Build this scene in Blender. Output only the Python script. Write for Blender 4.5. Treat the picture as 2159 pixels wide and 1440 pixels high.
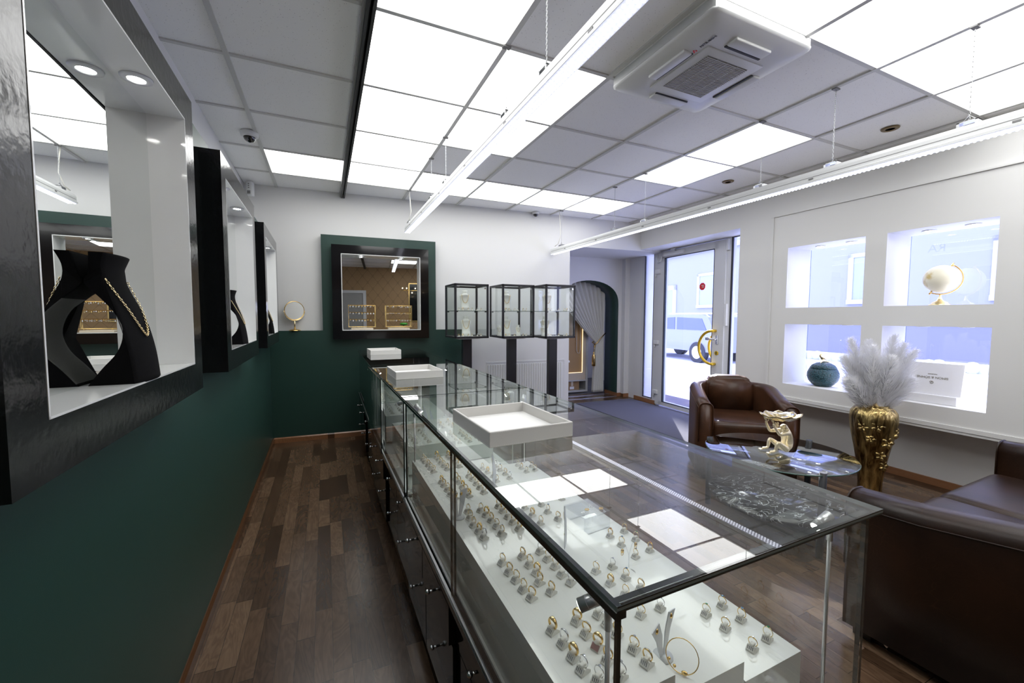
import bpy, bmesh, math, random
from math import sin, cos, pi, radians, sqrt
from mathutils import Vector, Matrix, Euler
random.seed(7)
for o in list(bpy.data.objects):
    bpy.data.objects.remove(o)
SC = bpy.context.scene
COL = SC.collection
# ------------------------------------------------------------------ camera
CZ = 1.30
cam_d = bpy.data.cameras.new('camera'); cam = bpy.data.objects.new('camera', cam_d); COL.objects.link(cam)
cam_d.sensor_width = 36.0; cam_d.lens = 869.57 / 2159 * 36; cam_d.clip_start = 0.02; cam_d.clip_end = 300
yaw, pit, rol = radians(24.3615), radians(-3.44), radians(.1817)
Fv = Vector((sin(yaw) * cos(pit), cos(yaw) * cos(pit), sin(pit)))
R0 = Vector((cos(yaw), -sin(yaw), 0)); U0 = R0.cross(Fv)
Rv = R0 * cos(rol) + U0 * sin(rol); Uv = Rv.cross(Fv)
cam.matrix_world = Matrix(((Rv.x, Uv.x, -Fv.x, 0), (Rv.y, Uv.y, -Fv.y, 0), (Rv.z, Uv.z, -Fv.z, CZ), (0, 0, 0, 1)))
SC.camera = cam
# ------------------------------------------------------------------ world, sun, exposure
W = bpy.data.worlds.new('sky'); SC.world = W; W.use_nodes = True
W.node_tree.nodes['Background'].inputs[0].default_value = (0.50, 0.56, 1.0, 1)
W.node_tree.nodes['Background'].inputs[1].default_value = 7.0
sun_d = bpy.data.lights.new('sun', 'SUN'); sun = bpy.data.objects.new('sun', sun_d); COL.objects.link(sun)
sun_d.energy = 16; sun_d.angle = radians(0.6); sun_d.color = (1, .97, .95)
SUNDIR = Vector((-0.62, -0.78, -0.45)).normalized()
sun.rotation_euler = SUNDIR.to_track_quat('-Z', 'Y').to_euler(); sun.location = (9, 5, 9)
SC.view_settings.view_transform = 'Standard'; SC.view_settings.look = 'None'
SC.view_settings.exposure = 0.06; SC.view_settings.gamma = 1.0; SC.view_settings.use_curve_mapping = False
SC.cycles.transparent_max_bounces = 40; SC.cycles.max_bounces = 12; SC.cycles.glossy_bounces = 8
L_PANEL = 4.2; L_LED = 7.0; L_SPOT = 30.0

# ------------------------------------------------------------------ materials
def mat(name):
    m = bpy.data.materials.new(name); m.use_nodes = True
    nt = m.node_tree; return m, nt, nt.nodes['Principled BSDF']
def N(nt, t, **k):
    n = nt.nodes.new(t)
    for a, b in k.items(): setattr(n, a, b)
    return n
def simple(name, c, rough=.5, metal=0, spec=.5, coat=0, bump=0, bscale=200):
    m, nt, b = mat(name)
    b.inputs['Base Color'].default_value = (*c, 1); b.inputs['Roughness'].default_value = rough
    b.inputs['Metallic'].default_value = metal; b.inputs['Specular IOR Level'].default_value = spec
    if coat: b.inputs['Coat Weight'].default_value = coat; b.inputs['Coat Roughness'].default_value = .03
    tc = N(nt, 'ShaderNodeTexCoord'); no = N(nt, 'ShaderNodeTexNoise'); no.inputs['Scale'].default_value = bscale
    nt.links.new(tc.outputs['Object'], no.inputs['Vector'])
    if bump:
        bp = N(nt, 'ShaderNodeBump'); bp.inputs['Strength'].default_value = bump; bp.inputs['Distance'].default_value = .002
        nt.links.new(no.outputs['Fac'], bp.inputs['Height']); nt.links.new(bp.outputs['Normal'], b.inputs['Normal'])
    else:
        mr = N(nt, 'ShaderNodeMapRange'); mr.inputs[3].default_value = max(0, rough * .92); mr.inputs[4].default_value = min(1, rough * 1.08 + .002)
        no.inputs['Scale'].default_value = 6
        nt.links.new(no.outputs['Fac'], mr.inputs[0]); nt.links.new(mr.outputs[0], b.inputs['Roughness'])
    return m
def emis(name, c, s):
    m, nt, b = mat(name); b.inputs['Base Color'].default_value = (.8, .8, .8, 1)
    b.inputs['Emission Color'].default_value = (*c, 1); b.inputs['Emission Strength'].default_value = s
    return m
def glass(name, tint=(.97, .985, .975), rough=0.0, ior=1.5):
    m = bpy.data.materials.new(name); m.use_nodes = True; nt = m.node_tree; nt.nodes.clear()
    o = N(nt, 'ShaderNodeOutputMaterial'); mx = N(nt, 'ShaderNodeMixShader'); f = N(nt, 'ShaderNodeFresnel'); f.inputs[0].default_value = ior
    t = N(nt, 'ShaderNodeBsdfTransparent'); t.inputs[0].default_value = (*tint, 1)
    g = N(nt, 'ShaderNodeBsdfGlossy'); g.inputs['Roughness'].default_value = rough
    # both faces of a pane count as outer faces: use the incoming side of each
    gm = N(nt, 'ShaderNodeNewGeometry'); mu = N(nt, 'ShaderNodeMath', operation='MULTIPLY'); inv = N(nt, 'ShaderNodeMath', operation='SUBTRACT'); inv.inputs[0].default_value = 1
    nt.links.new(gm.outputs['Backfacing'], inv.inputs[1]); nt.links.new(f.outputs[0], mu.inputs[0]); nt.links.new(inv.outputs[0], mu.inputs[1])
    m2 = N(nt, 'ShaderNodeMath', operation='MULTIPLY'); m2.inputs[1].default_value = 1.7; m2.use_clamp = True
    nt.links.new(mu.outputs[0], m2.inputs[0])
    nt.links.new(m2.outputs[0], mx.inputs[0]); nt.links.new(t.outputs[0], mx.inputs[1]); nt.links.new(g.outputs[0], mx.inputs[2]); nt.links.new(mx.outputs[0], o.inputs[0])
    return m
M = {}
M['white'] = simple('white_paint', (.72, .72, .71), .55, bump=.05, bscale=350)
M['whitegloss'] = simple('white_lacquer', (.78, .79, .77), .12, coat=.5)
M['ceilmetal'] = simple('grid_metal', (.62, .62, .60), .5)
M['green'] = simple('green_paint', (.015, .046, .036), .42, bump=.05, bscale=500)
M['black'] = simple('black_lacquer', (.004, .004, .005), .10, spec=.45, coat=.2)
M['blackrough'] = simple('black_lacquer_brushed', (.008, .008, .009), .15, spec=.38, bump=.22, bscale=60)
M['blackmetal'] = simple('black_metal', (.014, .014, .019), .33)
M['velvet'] = simple('black_velvet', (.0025, .0025, .003), .95, spec=.1, bump=.3, bscale=900)
M['suede'] = simple('grey_suede', (.10, .10, .095), .9, spec=.1, bump=.2)
M['chrome'] = simple('chrome', (.75, .76, .78), .12, metal=1)
M['alu'] = simple('brushed_aluminium', (.55, .56, .57), .3, metal=1)
M['spotalu'] = simple('satin_aluminium', (.74, .74, .75), .32, metal=.75)
M['darkrail'] = simple('dark_glass_edge', (.012, .018, .016), .12, coat=.5)
M['edge'] = simple('polished_glass_edge', (.16, .20, .185), .08, coat=.8)
M['seal'] = simple('glass_edge', (.05, .11, .09), .1, coat=.5)
M['gold'] = simple('gold', (.80, .56, .22), .2, metal=1)
M['palegold'] = simple('pale_gold', (.86, .72, .42), .25, metal=1)
M['silver'] = simple('silver', (.80, .80, .82), .15, metal=1)
M['plasticw'] = simple('white_plastic', (.72, .73, .73), .35)
M['frame'] = simple('white_pvc', (.66, .67, .68), .3)
M['rubber'] = simple('black_rubber', (.01, .011, .014), .5)
M['cloth'] = simple('curtain_cloth', (.66, .66, .62), .9, spec=.1, bump=.1)
M['bust'] = simple('white_leatherette', (.80, .80, .77), .45, bump=.1)
M['frost'] = simple('frosted_acrylic', (.62, .64, .66), .35)
M['holder'] = simple('holder_white', (.76, .75, .70), .3)
M['tray'] = simple('tray_leatherette', (.68, .67, .64), .5, bump=.12, bscale=600)
M['traypad'] = simple('tray_pad', (.85, .85, .83), .8)
M['cord'] = simple('white_cord', (.7, .69, .62), .6)
M['cardboard'] = simple('cardboard', (.30, .19, .10), .8)
M['beech'] = simple('beech_board', (.36, .22, .09), .5)
M['palewood'] = simple('pale_wood', (.55, .47, .36), .5)
M['greylam'] = simple('grey_laminate', (.45, .46, .46), .4)
M['yellow'] = simple('yellow_gold_handle', (.72, .47, .03), .25, metal=.5)
M['red'] = simple('red_sticker', (.75, .04, .03), .4)
M['doorgrey'] = simple('grey_door', (.34, .34, .33), .5)
M['teal'] = simple('teal_ceramic', (.010, .11, .14), .3)
M['darkwood'] = simple('dark_feet', (.012, .008, .006), .4)
M['facade'] = simple('facade_render', (.29, .29, .33), .9)
M['facadew'] = simple('facade_white', (.46, .46, .48), .8)
M['facgray'] = simple('facade_plinth', (.20, .20, .27), .9)
M['extwin'] = simple('far_window', (.30, .33, .50), .2)
M['road'] = simple('pale_asphalt', (.80, .80, .80), .9)
M['hedge'] = simple('hedge_leaves', (.5, .52, .38), .9, bump=1, bscale=20)
M['carpaint'] = simple('car_paint', (.22, .23, .34), .3, coat=.6)
M['carwin'] = simple('car_window', (.10, .12, .22), .1)
M['tag'] = simple('tag_silver', (.16, .17, .19), .25, metal=.6)
M['tagred'] = simple('tag_rose', (.35, .2, .2), .4)
M['bluestone'] = simple('blue_stone', (.05, .18, .35), .05, coat=1)
M['greenstone'] = simple('green_stone', (.03, .25, .12), .05, coat=1)
M['clearstone'] = simple('clear_stone', (.75, .78, .82), .03, metal=.6)
M['amber'] = simple('amber_stone', (.45, .16, .02), .08, coat=1)
M['greenshade'] = simple('green_shade', (.05, .35, .03), .2, coat=.5)
M['domeblack'] = simple('dome_black', (.006, .006, .01), .05, coat=1)
M['brown'] = simple('brown_disc', (.20, .14, .07), .35, metal=.5)
M['glass'] = glass('clear_glass'); M['winglass'] = glass('window_glass', (.95, .96, 1.0))
M['acryl'] = glass('acrylic', (.93, .94, .95)); M['smoke'] = glass('table_glass', (.88, .90, .91))
M['frosted'] = None
M['mirror'] = simple('mirror_silver', (.86, .88, .87), 0, metal=1)
M['mirror'].node_tree.links.remove(M['mirror'].node_tree.nodes['Principled BSDF'].inputs['Roughness'].links[0])
M['mirror'].node_tree.nodes['Principled BSDF'].inputs['Roughness'].default_value = 0.0
M['panel'] = emis('lit_diffuser', (1.0, 1.0, .985), L_PANEL)
M['led'] = emis('led_lens', (.86, .89, 1.0), 3.2)
M['ledplate'] = emis('led_plate', (.66, .70, .95), .75)
M['spot'] = emis('spot_led', (1, .99, .95), L_SPOT)
M['bulb'] = emis('warm_bulb', (1, .72, .38), 9)
M['warmled'] = emis('warm_led_strip', (1, .78, .42), 1.1)
for k in ('panel', 'led', 'ledplate', 'spot', 'bulb', 'warmled'):
    M[k].cycles.emission_sampling = 'FRONT' if k != 'ledplate' else 'AUTO'

def mk_ceiling():
    m, nt, b = mat('mineral_ceiling_tile'); tc = N(nt, 'ShaderNodeTexCoord')
    v = N(nt, 'ShaderNodeTexVoronoi'); v.inputs['Scale'].default_value = 75; n = N(nt, 'ShaderNodeTexNoise'); n.inputs['Scale'].default_value = 180
    r = N(nt, 'ShaderNodeValToRGB'); r.color_ramp.elements[0].position = .09; r.color_ramp.elements[0].color = (.42, .42, .41, 1); r.color_ramp.elements[1].position = .17; r.color_ramp.elements[1].color = (.95, .95, .94, 1)
    for x in (v, n): nt.links.new(tc.outputs['Object'], x.inputs['Vector'])
    mx = N(nt, 'ShaderNodeMath', operation='MULTIPLY_ADD'); mx.inputs[1].default_value = .25
    nt.links.new(n.outputs['Fac'], mx.inputs[0]); nt.links.new(v.outputs['Distance'], mx.inputs[2])
    sb = N(nt, 'ShaderNodeMath', operation='SUBTRACT'); sb.inputs[1].default_value = .09; nt.links.new(mx.outputs[0], sb.inputs[0])
    nt.links.new(sb.outputs[0], r.inputs[0]); nt.links.new(r.outputs[0], b.inputs['Base Color']); b.inputs['Roughness'].default_value = .9
    return m
M['tile'] = mk_ceiling()
def mk_floor(name, cols, w=.066, l=.40):
    m, nt, b = mat(name); L = nt.links.new
    tc = N(nt, 'ShaderNodeTexCoord'); sp = N(nt, 'ShaderNodeSeparateXYZ'); L(tc.outputs['Object'], sp.inputs[0])
    def ma(op, a, bb=None):
        n = N(nt, 'ShaderNodeMath', operation=op)
        for i, q in enumerate((a, bb)):
            if q is None: continue
            if isinstance(q, (int, float)): n.inputs[i].default_value = q
            else: L(q, n.inputs[i])
        return n.outputs[0]
    row = ma('FLOOR', ma('DIVIDE', sp.outputs['X'], w))
    wn = N(nt, 'ShaderNodeTexWhiteNoise'); wn.noise_dimensions = '1D'; L(row, wn.inputs['W'])
    yy = ma('ADD', ma('DIVIDE', sp.outputs['Y'], l), ma('MULTIPLY', wn.outputs['Value'], 7))
    pl = ma('FLOOR', yy)
    cmb = N(nt, 'ShaderNodeCombineXYZ'); L(row, cmb.inputs[0]); L(pl, cmb.inputs[1])
    w2 = N(nt, 'ShaderNodeTexWhiteNoise'); w2.noise_dimensions = '2D'; L(cmb.outputs[0], w2.inputs['Vector'])
    mp = N(nt, 'ShaderNodeVectorMath', operation='ADD'); sc = N(nt, 'ShaderNodeVectorMath', operation='SCALE'); sc.inputs['Scale'].default_value = 9
    L(w2.outputs['Color'], sc.inputs[0]); mm = N(nt, 'ShaderNodeVectorMath', operation='MULTIPLY'); mm.inputs[1].default_value = (1, .22, 1)
    L(tc.outputs['Object'], mm.inputs[0]); L(mm.outputs[0], mp.inputs[0]); L(sc.outputs[0], mp.inputs[1])
    n1 = N(nt, 'ShaderNodeTexNoise'); n1.inputs['Scale'].default_value = 9; n1.inputs['Detail'].default_value = 3; n1.inputs['Distortion'].default_value = 1.2
    L(mp.outputs[0], n1.inputs['Vector'])
    wv = ma('SINE', ma('MULTIPLY', n1.outputs['Fac'], 70))
    n2 = N(nt, 'ShaderNodeTexNoise'); n2.inputs['Scale'].default_value = 60; n2.inputs['Detail'].default_value = 4; L(mp.outputs[0], n2.inputs['Vector'])
    g = ma('ADD', ma('ADD', ma('MULTIPLY', w2.outputs['Value'], .62), ma('MULTIPLY', wv, .07)), ma('MULTIPLY', n2.outputs['Fac'], .35))
    r = N(nt, 'ShaderNodeValToRGB'); e = r.color_ramp.elements
    e[0].position = .1; e[0].color = (*cols[0], 1); e[1].position = .95; e[1].color = (*cols[-1], 1)
    for i, c in enumerate(cols[1:-1]):
        q = e.new(.1 + .85 * (i + 1) / (len(cols) - 1)); q.color = (*c, 1)
    L(g, r.inputs[0]); fx = ma('FRACT', ma('DIVIDE', sp.outputs['X'], w)); fy = ma('FRACT', yy)
    ed = ma('MAXIMUM', ma('LESS_THAN', fx, .022), ma('LESS_THAN', fy, .005))
    mx = N(nt, 'ShaderNodeMixRGB'); mx.inputs['Color2'].default_value = (*[c * .4 for c in cols[0]], 1); L(ed, mx.inputs['Fac']); L(r.outputs[0], mx.inputs['Color1'])
    L(mx.outputs[0], b.inputs['Base Color']); b.inputs['Roughness'].default_value = .26
    return m
M['floor'] = mk_floor('walnut_laminate', [(.034, .018, .010), (.072, .040, .022), (.115, .068, .039), (.19, .12, .072)])
M['skirt'] = mk_floor('baseboard_wood', [(.20, .085, .035), (.28, .13, .06), (.33, .16, .08)], w=3, l=2.4)
def noise2(name, c1, c2, scale, rough, stretch=(1, 1, 1), bump=0, p=(.35, .65), detail=4, coat=0):
    m, nt, b = mat(name); L = nt.links.new; tc = N(nt, 'ShaderNodeTexCoord'); mp = N(nt, 'ShaderNodeMapping'); mp.inputs['Scale'].default_value = stretch
    n = N(nt, 'ShaderNodeTexNoise'); n.inputs['Scale'].default_value = scale; n.inputs['Detail'].default_value = detail
    r = N(nt, 'ShaderNodeValToRGB'); r.color_ramp.elements[0].position = p[0]; r.color_ramp.elements[1].position = p[1]
    r.color_ramp.elements[0].color = (*c1, 1); r.color_ramp.elements[1].color = (*c2, 1)
    L(tc.outputs['Object'], mp.inputs[0]); L(mp.outputs[0], n.inputs['Vector']); L(n.outputs['Fac'], r.inputs[0]); L(r.outputs[0], b.inputs['Base Color']); b.inputs['Roughness'].default_value = rough
    b.inputs['Coat Weight'].default_value = coat
    if bump:
        bp = N(nt, 'ShaderNodeBump'); bp.inputs['Strength'].default_value = bump; bp.inputs['Distance'].default_value = .004
        L(n.outputs['Fac'], bp.inputs['Height']); L(bp.outputs['Normal'], b.inputs['Normal'])
    return m
M['carpet'] = noise2('grey_carpet', (.045, .045, .06), (.16, .16, .20), 260, .95, p=(.4, .62))
M['darkfloor'] = noise2('dark_floor', (.05, .05, .055), (.09, .09, .10), 6, .4, (1, 6, 1))
def mk_leather(name, c1, c2, rough):
    m, nt, b = mat(name); L = nt.links.new; tc = N(nt, 'ShaderNodeTexCoord')
    n = N(nt, 'ShaderNodeTexNoise'); n.inputs['Scale'].default_value = 5; n.inputs['Detail'].default_value = 5
    r = N(nt, 'ShaderNodeValToRGB'); r.color_ramp.elements[0].position = .3; r.color_ramp.elements[1].position = .7
    r.color_ramp.elements[0].color = (*c1, 1); r.color_ramp.elements[1].color = (*c2, 1)
    v = N(nt, 'ShaderNodeTexVoronoi', feature='DISTANCE_TO_EDGE'); v.inputs['Scale'].default_value = 9
    nn = N(nt, 'ShaderNodeTexNoise'); nn.inputs['Scale'].default_value = 3; ad = N(nt, 'ShaderNodeVectorMath', operation='ADD')
    L(tc.outputs['Object'], ad.inputs[0]); L(tc.outputs['Object'], nn.inputs['Vector']); L(nn.outputs['Color'], ad.inputs[1]); L(ad.outputs[0], v.inputs['Vector'])
    lt = N(nt, 'ShaderNodeMapRange'); lt.inputs[1].default_value = 0; lt.inputs[2].default_value = .012; lt.inputs[3].default_value = .35; lt.inputs[4].default_value = 0
    L(v.outputs['Distance'], lt.inputs[0]); mx = N(nt, 'ShaderNodeMixRGB'); mx.inputs['Color2'].default_value = (*[min(1, c * 2.2) for c in c2], 1)
    L(tc.outputs['Object'], n.inputs['Vector']); L(n.outputs['Fac'], r.inputs[0]); L(r.outputs[0], mx.inputs['Color1']); L(lt.outputs[0], mx.inputs['Fac']); L(mx.outputs[0], b.inputs['Base Color'])
    b.inputs['Roughness'].default_value = rough; b.inputs['Specular IOR Level'].default_value = .38
    n3 = N(nt, 'ShaderNodeTexNoise'); n3.inputs['Scale'].default_value = 130; L(tc.outputs['Object'], n3.inputs['Vector'])
    bp = N(nt, 'ShaderNodeBump'); bp.inputs['Strength'].default_value = .25; bp.inputs['Distance'].default_value = .001
    L(n3.outputs['Fac'], bp.inputs['Height']); L(bp.outputs['Normal'], b.inputs['Normal'])
    return m
M['leather'] = mk_leather('brown_leather', (.026, .0105, .005), (.070, .029, .014), .34)
M['leather2'] = mk_leather('tan_brown_leather', (.012, .0052, .0024), (.030, .0125, .006), .36)
def mk_marble():
    m, nt, b = mat('black_marble'); L = nt.links.new; tc = N(nt, 'ShaderNodeTexCoord'); mp = N(nt, 'ShaderNodeMapping'); mp.inputs['Scale'].default_value = (1, 2.2, 1); mp.inputs['Rotation'].default_value = (0, 0, .6)
    n = N(nt, 'ShaderNodeTexNoise'); n.inputs['Scale'].default_value = 4.5; n.inputs['Detail'].default_value = 7; n.inputs['Distortion'].default_value = 2.0
    s = N(nt, 'ShaderNodeMath', operation='SUBTRACT'); s.inputs[1].default_value = .5; a = N(nt, 'ShaderNodeMath', operation='ABSOLUTE')
    r = N(nt, 'ShaderNodeValToRGB'); r.color_ramp.elements[0].position = .0; r.color_ramp.elements[0].color = (.75, .77, .78, 1); r.color_ramp.elements[1].position = .018; r.color_ramp.elements[1].color = (.012, .012, .014, 1)
    L(tc.outputs['Object'], mp.inputs[0]); L(mp.outputs[0], n.inputs['Vector']); L(n.outputs['Fac'], s.inputs[0]); L(s.outputs[0], a.inputs[0]); L(a.outputs[0], r.inputs[0]); L(r.outputs[0], b.inputs['Base Color'])
    b.inputs['Roughness'].default_value = .12; return m
M['marble'] = mk_marble()
def mk_paper():
    m, nt, b = mat('tan_damask_paper'); L = nt.links.new; tc = N(nt, 'ShaderNodeTexCoord'); sp = N(nt, 'ShaderNodeSeparateXYZ'); L(tc.outputs['Object'], sp.inputs[0])
    def ma(op, a, bb=None):
        n = N(nt, 'ShaderNodeMath', operation=op)
        for i, q in enumerate((a, bb)):
            if q is None: continue
            if isinstance(q, (int, float)): n.inputs[i].default_value = q
            else: L(q, n.inputs[i])
        return n.outputs[0]
    X = ma('COSINE', ma('MULTIPLY', sp.outputs['X'], 2 * pi / .26)); Z = ma('COSINE', ma('MULTIPLY', sp.outputs['Z'], 2 * pi / .34))
    f = ma('ABSOLUTE', ma('ADD', X, Z)); k = ma('MULTIPLY', ma('LESS_THAN', f, .16), .35)
    mx = N(nt, 'ShaderNodeMixRGB'); mx.inputs['Color1'].default_value = (.36, .225, .105, 1); mx.inputs['Color2'].default_value = (.12, .075, .035, 1)
    L(k, mx.inputs['Fac']); L(mx.outputs[0], b.inputs['Base Color']); b.inputs['Roughness'].default_value = .5; return m
M['paper'] = mk_paper()
def mk_goldvase():
    m, nt, b = mat('hammered_gold'); L = nt.links.new; tc = N(nt, 'ShaderNodeTexCoord'); mp = N(nt, 'ShaderNodeMapping'); mp.inputs['Scale'].default_value = (1, 1, .22)
    n = N(nt, 'ShaderNodeTexNoise'); n.inputs['Scale'].default_value = 34; n.inputs['Detail'].default_value = 5; n.inputs['Distortion'].default_value = .8
    r = N(nt, 'ShaderNodeValToRGB'); r.color_ramp.elements[0].position = .35; r.color_ramp.elements[0].color = (.10, .06, .02, 1); r.color_ramp.elements[1].position = .62; r.color_ramp.elements[1].color = (.62, .47, .20, 1)
    L(tc.outputs['Object'], mp.inputs[0]); L(mp.outputs[0], n.inputs['Vector']); L(n.outputs['Fac'], r.inputs[0]); L(r.outputs[0], b.inputs['Base Color'])
    b.inputs['Metallic'].default_value = 1; b.inputs['Roughness'].default_value = .28
    bp = N(nt, 'ShaderNodeBump'); bp.inputs['Strength'].default_value = 1.0; bp.inputs['Distance'].default_value = .009; L(n.outputs['Fac'], bp.inputs['Height']); L(bp.outputs['Normal'], b.inputs['Normal']); return m
M['vase'] = mk_goldvase()
def mk_furgold():
    m, nt, b = mat('furred_gold'); L = nt.links.new; tc = N(nt, 'ShaderNodeTexCoord')
    n = N(nt, 'ShaderNodeTexNoise'); n.inputs['Scale'].default_value = 160; n.inputs['Detail'].default_value = 2; L(tc.outputs['Object'], n.inputs['Vector'])
    b.inputs['Base Color'].default_value = (.90, .80, .56, 1); b.inputs['Metallic'].default_value = .6; b.inputs['Roughness'].default_value = .33
    bp = N(nt, 'ShaderNodeBump'); bp.inputs['Strength'].default_value = .8; bp.inputs['Distance'].default_value = .003; L(n.outputs['Fac'], bp.inputs['Height']); L(bp.outputs['Normal'], b.inputs['Normal']); return m
M['furgold'] = mk_furgold()
def mk_jar():
    m, nt, b = mat('beaded_teal'); L = nt.links.new; tc = N(nt, 'ShaderNodeTexCoord'); v = N(nt, 'ShaderNodeTexVoronoi'); v.inputs['Scale'].default_value = 130
    L(tc.outputs['Object'], v.inputs['Vector']); r = N(nt, 'ShaderNodeValToRGB'); r.color_ramp.elements[0].color = (.03, .12, .15, 1); r.color_ramp.elements[1].color = (.003, .025, .035, 1); r.color_ramp.elements[1].position = .7
    L(v.outputs['Distance'], r.inputs[0]); L(r.outputs[0], b.inputs['Base Color']); b.inputs['Roughness'].default_value = .25
    bp = N(nt, 'ShaderNodeBump'); bp.invert = True; bp.inputs['Strength'].default_value = 1; bp.inputs['Distance'].default_value = .004; L(v.outputs['Distance'], bp.inputs['Height']); L(bp.outputs['Normal'], b.inputs['Normal']); return m
M['jar'] = mk_jar()
M['globe'] = noise2('ivory_gold_globe', (.80, .76, .62), (.55, .42, .16), 9, .35, p=(.55, .66), detail=5)
def mk_feather():
    m = bpy.data.materials.new('white_feather'); m.use_nodes = True; nt = m.node_tree; nt.nodes.clear()
    o = N(nt, 'ShaderNodeOutputMaterial'); mx = N(nt, 'ShaderNodeMixShader'); d = N(nt, 'ShaderNodeBsdfDiffuse'); t = N(nt, 'ShaderNodeBsdfTranslucent'); n = N(nt, 'ShaderNodeTexNoise'); n.inputs['Scale'].default_value = 8
    r = N(nt, 'ShaderNodeValToRGB'); r.color_ramp.elements[0].color = (.88, .88, .90, 1); r.color_ramp.elements[1].color = (.96, .96, .96, 1)
    nt.links.new(n.outputs['Fac'], r.inputs[0]); nt.links.new(r.outputs[0], d.inputs[0]); nt.links.new(r.outputs[0], t.inputs[0]); mx.inputs[0].default_value = .5
    nt.links.new(d.outputs[0], mx.inputs[1]); nt.links.new(t.outputs[0], mx.inputs[2]); nt.links.new(mx.outputs[0], o.inputs[0]); return m
M['feather'] = mk_feather()
M['card'] = simple('pale_card', (.74, .74, .77), .5)
M['ink'] = simple('grey_gold_ink', (.20, .18, .13), .4)
M['darkink'] = simple('dark_ink', (.02, .02, .04), .5)
M['grille'] = simple('grey_grille', (.20, .20, .20), .5)

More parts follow.
